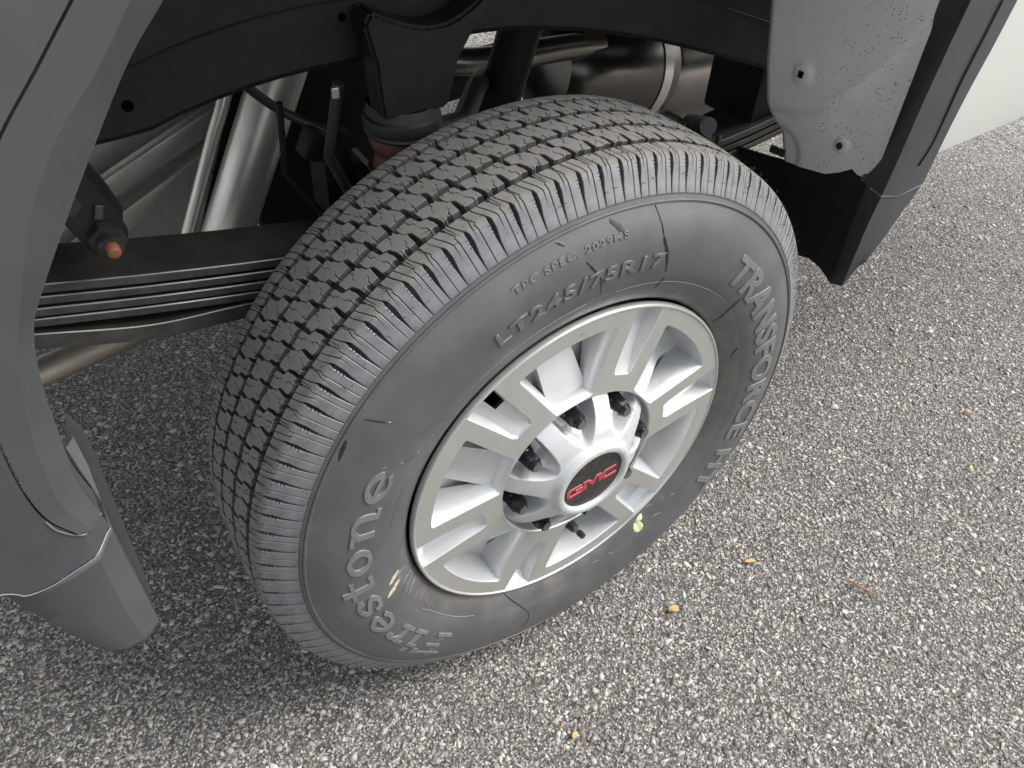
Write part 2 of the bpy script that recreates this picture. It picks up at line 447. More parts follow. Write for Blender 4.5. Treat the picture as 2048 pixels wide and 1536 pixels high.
# carcass: groove floor + sidewall + bead, one surface of revolution
cp = []
for t in np.arange(-TEND, TEND+.01, 2.0):
    y, r, ny, nr = prof(t); h = -depth(t)*.001; cp.append((y+ny*h, r+nr*h))
y, r, ny, nr = prof(TEND)
outer = [(.0012, .3535), (-.0012, .3532), (-.0020, .3520), (-.0018, .3506), (-.0006, .3498), (-.0020, .3470), (-.0060, .3400), (-.0105, .3310), (-.0140, .3190), (-.0157, .3050), (-.0155, .2900), (-.0138, .2760), (-.0110, .2640), (-.0098, .2620), (-.0092, .2600), (-.0070, .2530), (-.0030, .2440), (.0010, .2370), (.0045, .2330), (.0085, .2305), (.016, .2285)]
inner = [(.194-a, b_) for a, b_ in outer]
full = inner[::-1]+cp+outer
NI = len(inner); NCP = len(cp)
mi = []
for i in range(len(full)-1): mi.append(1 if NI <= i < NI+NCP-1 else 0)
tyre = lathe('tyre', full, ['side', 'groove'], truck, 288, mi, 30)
tyre.location = (0, 0, ZC)

def slit(path, wd):
    p = [Vector(q) for q in path]; left, right = [], []
    for i in range(len(p)-1):
        d = (p[min(i+1, len(p)-1)]-p[max(i-1, 0)]).normalized(); n = Vector((-d.y, d.x))*(wd/2)
        left.append(p[i]+n); right.append(p[i]-n)
    return left+[p[-1]]+right[::-1]      # left side first

def bound(bd, k):      # (t, s, w) -> interpolated at t
    return bd

def poly_between(L, Rb, sl_bot=(), sl_top=(), sl_left=(), e0=(), e1=()):
    """L, Rb: lists (t, s, w) rising in t. Returns outline ccw in (s,t)."""
    pts = []
    lo = [Vector((L[0][1]+L[0][2]/2, L[0][0]))]; hi = Vector((Rb[0][1]-Rb[0][2]/2, Rb[0][0]))
    pts += lo
    items = [('p', Vector(p)) for p in e0]+[('s', s) for s in sl_bot]
    items.sort(key=lambda q: q[1].x if q[0] == 'p' else q[1][0][0][0])
    for kd, q in items:
        if kd == 'p': pts.append(q)
        else: pts += slit(q[0], q[1])
    pts.append(hi)
    for t, s, wd in Rb[1:]: pts.append(Vector((s-wd/2, t)))
    items = [('p', Vector(p)) for p in e1]+[('s', s) for s in sl_top]
    items.sort(key=lambda q: -(q[1].x if q[0] == 'p' else q[1][0][0][0]))
    for kd, q in items:
        if kd == 'p': pts.append(q)
        else: pts += slit(q[0], q[1])
    ll = [Vector((s+wd/2, t)) for t, s, wd in L[::-1]][:-1]
    if sl_left:
        out = []; allp = ll+[lo[0]]
        for a, b_ in zip(allp, allp[1:]):
            out.append(a)
            for q, wd in sorted(sl_left, key=lambda z: -z[0][0][1]):
                if b_.y < q[0][1] < a.y: out += slit(q, wd)
        pts += out
    else: pts += ll
    return pts

def block_mesh(name, polys, cham=.45):
    bm = bmesh.new()
    for P in polys:
        n = len(P)
        ar = sum(P[i].x*P[(i+1) % n].y-P[(i+1) % n].x*P[i].y for i in range(n))
        if ar < 0: P = P[::-1]
        ins = []
        for i in range(n):
            a, b_, c = P[i-1], P[i], P[(i+1) % n]
            d1 = (b_-a); d2 = (c-b_)
            d1 = d1.normalized() if d1.length > 1e-6 else Vector((1, 0)); d2 = d2.normalized() if d2.length > 1e-6 else d1
            n1 = Vector((-d1.y, d1.x)); n2 = Vector((-d2.y, d2.x)); mv = n1+n2
            mv = mv.normalized()*min(2.0, 1/max(.35, math.sqrt(max(.01, (1+n1.dot(n2))/2)))) if mv.length > .05 else n1
            ins.append(b_+mv*cham)
        top = [bm.verts.new((p.x, p.y, 0)) for p in ins]
        mid = [bm.verts.new((p.x, p.y, -cham*.8)) for p in P]
        bot = [bm.verts.new((p.x, p.y, -20)) for p in P]
        tri = tessellate_polygon([[Vector((p.x, p.y, 0)) for p in ins]])
        for t3 in tri:
            try: bm.faces.new([top[i] for i in t3])
            except ValueError: pass
        for i in range(n):
            j = (i+1) % n
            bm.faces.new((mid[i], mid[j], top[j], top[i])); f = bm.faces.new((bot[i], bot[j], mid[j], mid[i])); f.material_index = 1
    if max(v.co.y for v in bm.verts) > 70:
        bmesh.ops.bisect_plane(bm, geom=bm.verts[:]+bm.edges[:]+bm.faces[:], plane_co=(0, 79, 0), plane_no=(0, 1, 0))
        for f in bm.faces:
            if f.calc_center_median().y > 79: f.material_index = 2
    ts = [v.co.y for v in bm.verts]; t0, t1 = min(ts), max(ts)
    st = 3.5 if t1 > 70 else 7
    k = t0+st
    while k < t1:
        bmesh.ops.bisect_plane(bm, geom=bm.verts[:]+bm.edges[:]+bm.faces[:], plane_co=(0, k, 0), plane_no=(0, 1, 0)); k += st
    bmesh.ops.triangulate(bm, faces=bm.faces[:])
    bmesh.ops.recalc_face_normals(bm, faces=bm.faces[:])
    for v in bm.verts:
        h = v.co.z
        if h < -15: h = -depth(v.co.y)-.6
        v.co = tmap(v.co.x, v.co.y, h)
    me = bpy.data.meshes.new(name); bm.to_mesh(me); bm.free()
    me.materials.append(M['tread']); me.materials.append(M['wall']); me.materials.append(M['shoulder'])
    return me

H = PL/2
T0, T1 = 57., TEND-3.5
def wedge(s0):
    return [(T0, s0+7.5, 1.1), (61, s0+6.6, 1.0), (72, s0+1.4, 1.1), (74, s0+.2, 2.4), (78, s0, 4.4), (86, s0+.2, 5.0), (93, s0+.8, 4.0), (99, s0+1.2, 2.4), (T1, s0+1.6, 1.0)]
def zig(s0):
    return [(T0, s0+6.5, 2.8), (60.5, s0+5.2, 2.6), (61, s0+5.0, .85), (70, s0+1.6, .85), (72, s0+.9, .85), (73, s0+2.4, .85), (80, s0+1.4, .85), (T1-2, s0+2.2, .75), (T1, s0+2.2, .5)]
def shift(bd, d): return [(t, s+d, w_) for t, s, w_ in bd]
dash = [([(2.0, 82), (4.6, 82.2)], .9), ([(2.2, 85.5), (5.0, 85.7)], .9), ([(2.2, 89), (4.8, 89.2)], .9)]
# ribs: slots of two kinds alternate
def slot1(s): return [(21., s+8, 4.4), (26, s+6.8, 3.4), (28, s+5.6, 1.1), (33, s+3.8, 1.1), (35, s+.4, 1.6), (38, s-.6, 4.2), (46, s-1.2, 5.0), (50, s-1.6, 5.6)]
def slot2(s): return [(21., s+10, 5.2), (29, s+8.4, 4.6), (32, s+7.8, 3.6), (35, s+1.4, 3.4), (38, s+.8, 4.2), (43, s-1.4, 4.4), (50, s-2.4, 5.0)]
def slot3(s): return [(-14.5, s+6.5, 5.4), (-6, s+5, 4.4), (-4, s+3.8, 1.2), (3, s+.8, 1.2), (4.5, s-1.8, 3.8), (14., s-3.6, 5.6)]
def slot4(s): return [(-14.5, s+7, 4.6), (-8, s+6, 3.8), (-6, s+5, 1.3), (1, s+2.2, 1.3), (3, s-1.2, 1.6), (6, s-2.6, 4.6), (14., s-3.6, 5.0)]
def block_set():
    shA = block_mesh('tread_block_a', [poly_between(wedge(0), zig(11), sl_left=dash), poly_between(zig(11), wedge(H), sl_bot=[([(14.5+5, T0), (15.5, 66), (12.6+4.2, 74), (17.2, 89)], .8)])])
    shB = block_mesh('tread_block_b', [poly_between(wedge(0), zig(8), sl_left=dash, sl_bot=[([(11, T0), (9.5, 62), (5.6, 76)], .75)]), poly_between(zig(8), wedge(H), sl_bot=[([(24, T0), (22.5, 61), (14.5, 78), (14.9, 92)], .85)])])
    r2a = block_mesh('tread_block_c', [poly_between(slot1(0), slot2(H),
        sl_bot=[([(17, 21), (16, 26), (18.5, 29), (17.5, 34)], .8)], sl_top=[([(9, 50), (9.8, 45), (7, 42), (7.6, 37)], .8), ([(16, 50), (17, 44.5)], .8)], e0=[(12, 23.4), (26, 20.0)], e1=[(13, 47.6)])])
    r2b = block_mesh('tread_block_d', [poly_between(slot2(0), slot1(H),
        sl_bot=[([(19, 21), (18, 27), (14.5, 29.5), (14, 35)], .8), ([(26, 21), (25, 26)], .8)], sl_top=[([(8, 50), (8.8, 44), (12, 41), (12.5, 36)], .8)], e0=[(16, 19.6)], e1=[(15, 51.0), (5, 48.4)])])
    r3a = block_mesh('tread_block_e', [poly_between(slot3(0), slot4(H), sl_bot=[([(15, -14.5), (14, -9), (17, -6), (16.2, -1)], .8)], sl_top=[([(9, 14), (9.6, 9), (6.8, 6.5), (7.4, 2)], .8)], e0=[(18, -13.2)], e1=[(8, 12.8)])])
    r3b = block_mesh('tread_block_f', [poly_between(slot4(0), slot3(H), sl_bot=[([(17, -14.5), (16.2, -8), (13.5, -6), (13, 0)], .8)], sl_top=[([(12, 14), (12.4, 7.5), (9.6, 5)], .8)], e0=[(12, -15.4)], e1=[(14, 15)])])
    return shA, shB, r2a, r2b, r3a, r3b
SETS = []
for pk in (.955, 1.0468):
    PITCH[0] = pk; SETS.append((pk, block_set()))
order = [0]*27+[1]*26; random.shuffle(order)
tot = sum(SETS[q][0] for q in order)
shoulder_meshes = {me for _, q in SETS for me in q[:2]}
blocks = []        # (mesh, angle, flipped)
for start, which in ((0, ((0, 0, 0), (1, .5, 0))), (.28, ((2, 0, 0), (3, .5, 0))), (.1, ((4, 0, 0), (5, .5, 0))), (.62, ((3, 0, 1), (2, .5, 1))), (.35, ((1, 0, 1), (0, .5, 1)))):
    a0 = start*DTH
    for q in order:
        pk, ms = SETS[q]; wd = pk/tot*2*PI
        for mi_, off, flip in which: blocks.append((ms[mi_], a0+(off+(.5 if flip else 0))*wd, flip))
        a0 += wd
def block_matrix(a, flip):
    rot = Matrix.Rotation(-a, 4, 'Y')
    if flip:   # turned end for end about the radial line through angle 0
        rot = rot @ Matrix.Translation((0, .097, 0)) @ Matrix.Rotation(PI, 4, 'X') @ Matrix.Translation((0, -.097, 0))
    return rot
def visibility(a, flip, me):
    th = math.degrees(a) % 360
    return abs((th-128+180) % 360-180)
blocks.sort(key=lambda q: visibility(q[1], q[2], q[0])+(25 if (q[2] and q[0] in shoulder_meshes) else 0))
first = None
for me, a, flip in blocks[:290]:
    if first is None:
        o = bpy.data.objects.new('tread_block', me); first = o
    else:
        o = first.copy(); o.data = me
    o.name = 'tread_block'
    COL.objects.link(o); o.parent = tyre; o.matrix_local = block_matrix(a, flip)
bm = bmesh.new()
for me, a, flip in blocks[290:]:
    t = me.copy(); t.transform(block_matrix(a, flip)); bm.from_mesh(t); bpy.data.meshes.remove(t)
me = bpy.data.meshes.new('tread_block_ring'); bm.to_mesh(me); bm.free()
o = link('tread_block_ring', me, tyre, ['tread', 'wall', 'shoulder']); o['kind'] = 'stuff'

# sidewall height for anything lying on it
oy = np.array([q[0] for q in outer]); orr = np.array([q[1] for q in outer])
def side_y(r): return float(np.interp(r, orr[::-1], oy[::-1]))
def side_pt(r, th, h=0.0):
    return (r*math.cos(th), side_y(r)-h, r*math.sin(th))

def text_mesh(body, bold=.0, depth_=.05, spacing=1.0, bevel=.012, fillc=True):
    cu = bpy.data.curves.new('txt', 'FONT'); cu.body = body; cu.size = 1.0; cu.offset = bold; cu.extrude = depth_; cu.bevel_depth = bevel; cu.bevel_resolution = 0
    cu.space_character = spacing; cu.resolution_u = 4
    ob = bpy.data.objects.new('txt', cu); COL.objects.link(ob); bpy.context.view_layer.update()
    dg = bpy.context.evaluated_depsgraph_get(); me = bpy.data.meshes.new_from_object(ob.evaluated_get(dg))
    bpy.data.objects.remove(ob); bpy.data.curves.remove(cu)
    return me

def side_text(name, body, r0, r1, th0, th1, h, mat, bold=.03, spacing=1.1, shear=0., tyre_=None, capH=.73, label=None):
    """letters standing outward round the sidewall, clockwise from th0 to th1 (degrees), feet at r0"""
    me = text_mesh(body, bold, .05, spacing)
    bm = bmesh.new(); bm.from_mesh(me); bpy.data.meshes.remove(me)
    xs = [v.co.x for v in bm.verts]; x0, x1 = min(xs), max(xs); ys = [v.co.y for v in bm.verts]; y0 = 0; y1 = max(ys)
    for k in range(1, 5):
        bmesh.ops.bisect_plane(bm, geom=bm.verts[:]+bm.edges[:]+bm.faces[:], plane_co=(0, y1*k/5, 0), plane_no=(0, 1, 0))
    zs = [v.co.z for v in bm.verts]; za, zb = min(zs), max(zs)
    for v in bm.verts:
        u = (v.co.x+shear*v.co.y-x0)/(x1-x0); r = r0+(r1-r0)*v.co.y/y1; th = R(th0+(th1-th0)*u)
        hh = -.0006+(h+.0006)*(v.co.z-za)/(zb-za)
        v.co = side_pt(r, th, hh)
    return bm_obj(name, bm, mat, tyre)

side_text('raised_lettering', 'LT245/75R17', .2855, .3020, 117.6, 77.5, .0015, 'letterd', .016, 1.15)['label'] = 'moulded size lettering LT245/75R17'
side_text('raised_lettering', 'TPC SPEC. 2029MS', .3265, .3335, 111, 87.6, .0010, 'letterd', .006, 1.15)['label'] = 'small moulded line TPC SPEC. 2029MS'
side_text('raised_lettering', 'TRANSFORCE HT', .2815, .3160, 52.5, -37.5, .0014, 'letter', .03, 1.1)['label'] = 'wide moulded name TRANSFORCE HT'

# the maker's name in a heavy slab face drawn stroke by stroke
def strokes(body):
    G = {
     'F': (.62, [[(.2, 0), (.2, 1)], [(.02, 1), (.66, 1)], [(.66, 1), (.66, .82)], [(.2, .52), (.48, .52)], [(.06, 0), (.36, 0)]]),
     'i': (.30, [[(.17, 0), (.17, .66)], [(.04, .66), (.17, .66)], [(.04, 0), (.30, 0)], [(.17, .88), (.17, .98)]]),
     'r': (.46, [[(.17, 0), (.17, .66)], [(.03, .66), (.17, .66)], [(.03, 0), (.32, 0)], [(.17, .46), (.28, .62), (.44, .62), (.46, .5)]]),
     'e': (.58, [[(.12, .36), (.52, .36), (.50, .54), (.36, .68), (.20, .62), (.10, .46), (.09, .28), (.18, .08), (.34, 0), (.50, .08)]]),
     's': (.50, [[(.46, .50), (.42, .64), (.24, .66), (.12, .56), (.14, .42), (.40, .28), (.44, .14), (.32, .01), (.14, .02), (.07, .16)]]),
     't': (.40, [[(.17, .92), (.17, .14), (.26, .01), (.40, .06)], [(.02, .66), (.38, .66)]]),
     'o': (.60, [[(.32, .68), (.16, .58), (.09, .34), (.16, .10), (.32, 0), (.48, .10), (.55, .34), (.48, .58), (.32, .68), (.16, .58)]]),
     'n': (.68, [[(.15, 0), (.15, .66)], [(.02, .64), (.15, .64)], [(.15, .44), (.30, .66), (.46, .66), (.56, .46), (.56, 0)], [(.56, 0), (.66, 0)]]),
    }
    x = 0; out = []
    for ch in body:
        wd, ss = G[ch]
        out += [[(px+x, py) for px, py in s] for s in ss]; x += wd+.16
    return out, x-.16
ss, tw = strokes('Firestone')
bm = bmesh.new(); TH0, TH1, RA, RB = 229.0, 150.5, .2860, .3215
for n_, s in enumerate(ss):
    wd = .150/2; p = [Vector(q) for q in (resample(s, 4*len(s)) if len(s) > 3 else s)]; rail = []
    for i in range(len(p)):
        d = (p[min(i+1, len(p)-1)]-p[max(i-1, 0)]).normalized(); nn = Vector((-d.y, d.x))
        q = p[i]
        if i == 0: q = q-d*wd*.7
        if i == len(p)-1: q = q+d*wd*.7
        rail.append((q+nn*wd, q-nn*wd))
    # the strokes of one letter sit a hair apart so that none share a plane
    top = .0015+(n_ % 5)*.00006
    rows = []
    for a, b_ in rail:
        row = []
        for q, h in ((a, -.0006), (a.lerp(b_, .06), top), (b_.lerp(a, .06), top), (b_, -.0006)):
            th = R(TH0+(TH1-TH0)*(q.x/tw)); r = RA+(RB-RA)*q.y
            row.append(bm.verts.new(side_pt(r, th, h)))
        rows.append(row)
    for ra, rb in zip(rows, rows[1:]):
        for k in range(3): bm.faces.new((ra[k], ra[k+1], rb[k+1], rb[k]))
    bm.faces.new(rows[0]); bm.faces.new(rows[-1][::-1])
o = bm_obj('raised_lettering', bm, 'letter', tyre); o['label'] = 'maker name Firestone in raised slab letters'

# fine moulded marks near the bead on the right, too small to read: left as short raised dashes
bm = bmesh.new()
for k in range(34):
    th = R(46-k*1.62+rng.uniform(-.2, .2))
    if k in (11, 12, 22, 23): continue
    for q in range(2):
        r = .2475+q*.0035; dth = R(.28)
        vs = [bm.verts.new(side_pt(r+a, th+b_, .0006)) for a, b_ in ((0, -dth), (0, dth*.6), (.0022, dth*.6), (.0022, -dth))]
        bm.faces.new(vs)
bm_obj('moulded_marks', bm, 'letterd', tyre)

# water runs and scuffs lying on the sidewall
def side_mark(name, pol, wd, mat, h=.0007):
    P = resample([(r*.001, a) for r, a in pol], 14); bm = bmesh.new(); rows = []
    for i, (r, a) in enumerate(P):
        u = i/13; ww = wd*(.35+.65*math.sin(PI*min(1, .15+u*.8)))*rng.uniform(.75, 1.2)
        d = P[min(i+1, 13)]-P[max(i-1, 0)]; dr, dt = d[0], R(d[1])*r; L = math.hypot(dr, dt)+1e-9
        nr, ntt = -dt/L, dr/L
        rows.append([bm.verts.new(side_pt(r+nr*ww*s, R(a)+ntt*ww*s/r, h if s == 0 else .0001)) for s in (-.5, 0, .5)])
    for a, b_ in zip(rows, rows[1:]):
        for k in range(2): bm.faces.new((a[k], a[k+1], b_[k+1], b_[k]))
    return bm_obj(name, bm, mat, tyre, 60)
for pol, wd in (([(349, 81.5), (335, 80.4), (318, 79.2)], .0022), ([(318, 79.2), (300, 77.2), (277, 74.9)], .0046), ([(318, 96.8), (300, 94.6), (289, 93.4), (271, 92.8)], .0024),
                ([(346, 91), (338, 89.5), (329, 88)], .0062), ([(277, 41), (262, 40), (237, 37.4)], .0045), ([(345, 141.4), (324, 139.9)], .0022), ([(304, 149.3), (282, 147.9)], .0016), ([(282, 147.9), (268, 145.4)], .0016),
                ([(280, 138), (259, 135.9)], .0016), ([(236, -114), (263, -106), (285, -102), (307, -103)], .0018), ([(347, 101.2), (341, 100)], .003), ([(268, 73.9), (254, 74.4)], .0036), ([(349, 145.8), (346, 149.6)], .004),
                ([(256, 20), (247, 17)], .0035)):
    side_mark('water_streak', pol, wd, 'wet')
for pol, wd in (([(252, -172.5), (268, -170.5)], .006), ([(255, -168.8), (276, -166.6)], .007)): side_mark('scuff_mark', pol, wd, 'scuff')
for k in range(26):
    a = -160-rng.uniform(-14, 12); r = rng.uniform(236, 252); side_mark('scuff_mark', [(r, a), (r+rng.uniform(4, 16), a+rng.uniform(.4, 1.6))], .0008, 'scuffg')
for a0, a1, r in ((96, 132, 261.5), (134, 168, 262), (40, 88, 261.5), (-150, -125, 259), (8, 34, 262)):
    side_mark('scuff_mark', [(r+rng.uniform(-1, 1), a0+(a1-a0)*q/5) for q in range(6)], .0009, 'scuffg')
for k in range(14):
    a = rng.uniform(-80, -40); r = rng.uniform(236, 262); side_mark('scuff_mark', [(r, a), (r+rng.uniform(2, 7), a+rng.uniform(-3, 3))], .001, 'scuffg')

# fine rubber hairs left by the mould
bm = bmesh.new()
for k in range(420):
    th = R(rng.uniform(15, 215)); t = random.choice([-50, -22, -13, 13, 22, 48, 60, 70, 78, 96, 100])+rng.uniform(-1.5, 1.5)
    y, r, ny, nr = prof(t); L = rng.uniform(.003, .008)
    d = Vector((nr*math.cos(th), ny, nr*math.sin(th)))+Vector(rng.uniform(-.5, .5, 3)); d.normalize()
    p = Vector((r*math.cos(th), y, r*math.sin(th))); tube(bm, [p, p+d*L*.6, p+d*L+Vector((0, 0, -.001))], [.00032, .00028, .0001], 4, False)
o = bm_obj('rubber_hairs', bm, 'spew', tyre); o['kind'] = 'stuff'

bm = bmesh.new()
for k in range(150):
    th = R(rng.uniform(20, 215)); t = random.choice([-54, -54, -17.5, 17.5, 17.5, 53.5, 53.5, 53.5])+rng.uniform(-1.8, 1.8); rr_ = rng.uniform(.0006, .0017)
    p = Vector(tmap(0, t, -8.6)); c_, s_ = math.cos(th), math.sin(th); p = Vector((p.x*c_-p.z*s_, p.y, p.x*s_+p.z*c_))
    q = rng.normal(size=(8, 3)); q /= np.linalg.norm(q, axis=1)[:, None]
    vs = [bm.verts.new(p+Vector(v)*rr_) for v in q]; r__ = bmesh.ops.convex_hull(bm, input=vs)
o = bm_obj('trapped_grit', bm, 'stone', tyre); o['kind'] = 'stuff'

# ================================================================= wheel
def rot_y(v, a):      # point (x,y,z), rotate counter-clockwise seen from outside
    c, s = math.cos(a), math.sin(a); return (v[0]*c-v[2]*s, v[1], v[0]*s+v[2]*c)
def pol(r, deg, y=0.0): return (r*math.cos(R(deg)), y, r*math.sin(R(deg)))

barrel = [(.004, .2292), (-.0012, .2290), (-.0030, .2278), (-.0034, .2262), (-.0020, .2245), (.004, .2225), (.012, .2190), (.022, .2125), (.045, .2045), (.070, .1990), (.120, .1950), (.190, .1990), (.196, .228)]
wheel = lathe('wheel', barrel, ['silver', 'mach'], truck, 256, [1, 1, 1, 1, 0, 0, 0, 0, 0, 0, 0, 0], 40)
wheel.location = (0, 0, ZC)

def arc(r, a0, a1, n): return [pol(r, a) for a in np.linspace(a0, a1, n)]
# window centred on 90 deg; cell spans 60..120
def xz(p): return Vector((p[0], p[2]))
def window_outline():
    # outer arc, rounded corners, straight sides, inner edge (counter-clockwise, in x,z)
    r = .2035; a = 18.2
    O = [pol(r, q) for q in np.linspace(90-a, 90+a, 17)]
    pts = [(p[0], p[2]) for p in O]
    il, ir = (-.0250, .1140), (.0250, .1140)
    return pts+[il, ir]
def rounded(pts, rad, seg=4):
    out = []; n = len(pts)
    for i in range(n):
        a, b_, c = Vector(pts[i-1]), Vector(pts[i]), Vector(pts[(i+1) % n])
        d1, d2 = (a-b_), (c-b_)
        if d1.length < 1e-6 or d2.length < 1e-6: continue
        ang = d1.angle(d2)
        if ang > R(160): out.append(b_); continue
        q = min(rad/math.tan(ang/2), d1.length*.45, d2.length*.45); p1 = b_+d1.normalized()*q; p2 = b_+d2.normalized()*q
        for k in range(seg+1):
            t = k/seg; out.append((1-t)**2*p1+2*t*(1-t)*b_+t*t*p2)
    return out
WIN = rounded(window_outline(), .0045)
def channel_outline():   # centred on 90 deg, open at the rim: returned from rim right, inwards, to rim left
    return [(.0215, .2268), (.0175, .172), (.0150, .1415), (.0110, .1350), (-.0110, .1350), (-.0150, .1415), (-.0175, .172), (-.0215, .2268)]
def offset2(P, d, closed=True):
    out = []; n = len(P)
    for i in range(n):
        a = Vector(P[i-1]) if (closed or i > 0) else Vector(P[i]); b_ = Vector(P[i]); c = Vector(P[(i+1) % n]) if (closed or i < n-1) else b_
        d1 = b_-a; d2 = c-b_
        d1 = d1.normalized() if d1.length > 1e-7 else d2.normalized(); d2 = d2.normalized() if d2.length > 1e-7 else d1
        nn = Vector((-d1.y, d1.x))+Vector((-d2.y, d2.x)); nn = nn.normalized() if nn.length > 1e-6 else Vector((-d1.y, d1.x))
        k = 1/max(.5, nn.dot(Vector((-d1.y, d1.x)))); out.append(b_+nn*d*k)
    return out

FY = -.0018                # face plane
def rot2(p, deg):
    c, s = math.cos(R(deg)), math.sin(R(deg)); return Vector((p[0]*c-p[1]*s, p[0]*s+p[1]*c))
def face_y(p):             # the machined face dips a touch towards the middle band
    r = math.hypot(p[0], p[1]); return FY-.0030*max(0, (.19-r)/.07)**1.2 if r < .19 else FY

def make_spoke(hole=False):
    """one sixth of the wheel: machined face round a window, window pocket, half channels either side"""
    bm = bmesh.new()
    def V(p, y): return bm.verts.new((p[0], y, p[1]))
    CH = channel_outline()
    # outline of the cell (60..120 deg) with the channel halves cut away
    right = [rot2(p, -30) for p in CH[4:]][::1]       # half of the channel at 60 deg that lies in this cell
    left = [rot2(p, 30) for p in CH[:4]]
    a_out0 = math.degrees(math.atan2(right[-1].y, right[-1].x)); a_out1 = math.degrees(math.atan2(left[0].y, left[0].x))
    hub0 = Vector(rot2((0, .1350), -30)); hub1 = Vector(rot2((0, .1350), 30))
    outline = [hub0]+right+[Vector((.2268*math.cos(R(q)), .2268*math.sin(R(q)))) for q in np.linspace(a_out0, a_out1, 22)[1:-1]]+left+[hub1]
    inner = [Vector((.1120*math.cos(R(q)), .1120*math.sin(R(q)))) for q in np.linspace(120, 60, 15)]
    poly = outline+inner
    # right[-1] is on the rim
    W0 = [Vector(p) for p in WIN]
    ce = .0011
    Wf = offset2(W0, -ce)       # WIN is ccw: positive offset goes inwards
    tri = tessellate_polygon([[Vector((p.x, p.y, 0)) for p in poly], [Vector((p.x, p.y, 0)) for p in Wf[::-1]]])
    allp = poly+Wf[::-1]; vs = [V(p, face_y(p)) for p in allp]
    for t in tri:
        try: f = bm.faces.new([vs[i] for i in t]); f.material_index = 1
        except ValueError: pass
    # rim edge: face steps to the flange lip
    npoly = len(poly)
    fo = vs[:npoly]; fw = vs[npoly:][::-1]
    def strip(A, B, mat=0, closed=False):
        n = len(A)
        for i in range(n if closed else n-1):
            j = (i+1) % n
            try: f = bm.faces.new((A[i], A[j], B[j], B[i])); f.material_index = mat
            except ValueError: pass
    # window wall: chamfer, then a drafted wall
    c1 = [V(p, face_y(p)+.0013) for p in W0]; strip(fw, c1, 0, True)
    W2 = offset2(W0, .0035); w2 = [V(p, face_y(p)+(.020 if p.y > .14 else .010)) for p in W2]; strip(c1, w2, 0, True)
    W3 = offset2(W0, .0050)
    w3 = []
    for p in W3:
        r = p.length; w3.append(V(p, .050 if r > .135 else .016))
    strip(w2, w3, 0, True)
    # inner hub edge: chamfer down to the cap recess
    ii = fo[len(outline):]
    c2 = [V(p*(1-.0014/.1135), face_y(p)+.0016) for p in inner]; c3 = [V(p*(1-.0018/.1135), .026) for p in inner]
    strip(ii, c2, 0); strip(c2, c3, 0)
    # channel halves: chamfer, wall, floor to the centre line
    for side, pts, sgn in ((0, [hub0]+right, -30), (1, left+[hub1], 30)):
        idx = list(range(0, len(right)+1)) if side == 0 else list(range(len(outline)-len(left)-1, len(outline)))
        fa = [fo[i] for i in idx]
        cen = Vector(rot2((0, 1), sgn))
        def dep(p):
            u = p.dot(cen)
            return float(np.interp(u, [.134, .146, .165, .195, .2125, .2265], [.0015, .0065, .0105, .0165, .0185, .0030]))
        ca = []; fl = []; ct = []
        for p in pts:
            u = p.dot(cen); lat = p-cen*u; ll = lat.length
            ca.append(V(p-lat.normalized()*.001 if ll > 1e-5 else p-cen*(-.001), face_y(p)+.0013))
        strip(fa, ca, 0)
        us = [.136, .142, .150, .165, .180, .195, .205, .2125, .217, .222, .2262]
        latd = (pts[1]-cen*pts[1].dot(cen)).normalized() if side == 0 else (pts[-2]-cen*pts[-2].dot(cen)).normalized()
        def halfw(u): return float(np.interp(u, [.135, .1415, .172, .2268], [.0110, .0150, .0175, .0215]))-.001
        E = []; Fl = []; Ce = []
        for u in us:
            e = cen*u+latd*halfw(u); E.append(V(e, face_y(e)+.0013))
            wl = halfw(u)-.0035*min(1, dep(cen*u)/.012); q = cen*u+latd*wl; Fl.append(V(q, face_y(q)+dep(cen*u)))
            Ce.append(V(cen*u, face_y(q)+dep(cen*u)+.0006))
        strip(E, Fl, 0)
        if hole and side == 1:
            # this slot is open behind its outer end
            n_ = 5; strip(Fl[:n_], Ce[:n_], 0); strip(Fl[7:], Ce[7:], 0)
        else: strip(Fl, Ce, 0)
        # close the inner end
        e0 = V(cen*.135+latd*.0105, face_y(cen*.135)+.0013); e1 = V(cen*.135, face_y(cen*.135)+.0013)
        bm.faces.new((e0, e1, Ce[0], Fl[0])); bm.faces.new((e0, E[0], Fl[0]))
    # pocket: sloping web that forks into a V towards the rim, open at both sides
    def web(rows, mat=0, base=.062):
        # rows: list of (r, [lateral...], [depth...])
        L = []
        for r, lat, dp in rows:
            L.append([V((a, math.sqrt(max(r*r-a*a, 0))), d) for a, d in zip(lat, dp)])
        for A, B in zip(L, L[1:]): strip(A, B, mat)
        for k in (0, -1):
            top = [row[k] for row in L]; bot = [V((v.co.x*(.97 if k else .97), v.co.z), base) for v in top]; strip(top, bot, mat)
        end = L[-1]; bot = [V((v.co.x, v.co.z), base) for v in end]; strip(end, bot, mat)
    web([(.1130, [-.0265, -.006, .006, .026], [.0075, .007, .007, .0075]), (.135, [-.0255, -.0065, .0065, .0255], [.0170, .0162, .0162, .0170]), (.155, [-.0245, -.007, .007, .0245], [.0262, .0252, .0252, .0262]),
         (.174, [-.0235, -.0075, .0075, .0235], [.0352, .0340, .0340, .0352])], base=.058)
    # valleys between the web and the legs
    for s in (-1, 1):
        web([(.126, [s*.024, s*.028, s*.037], [.036, .036, .032]), (.150, [s*.0235, s*.034, s*.046], [.041, .040, .034]), (.176, [s*.0225, s*.041, s*.056], [.046, .044, .037]), (.2035, [s*.0215, s*.047, s*.066], [.050, .047, .040])], base=.058)
    return bm
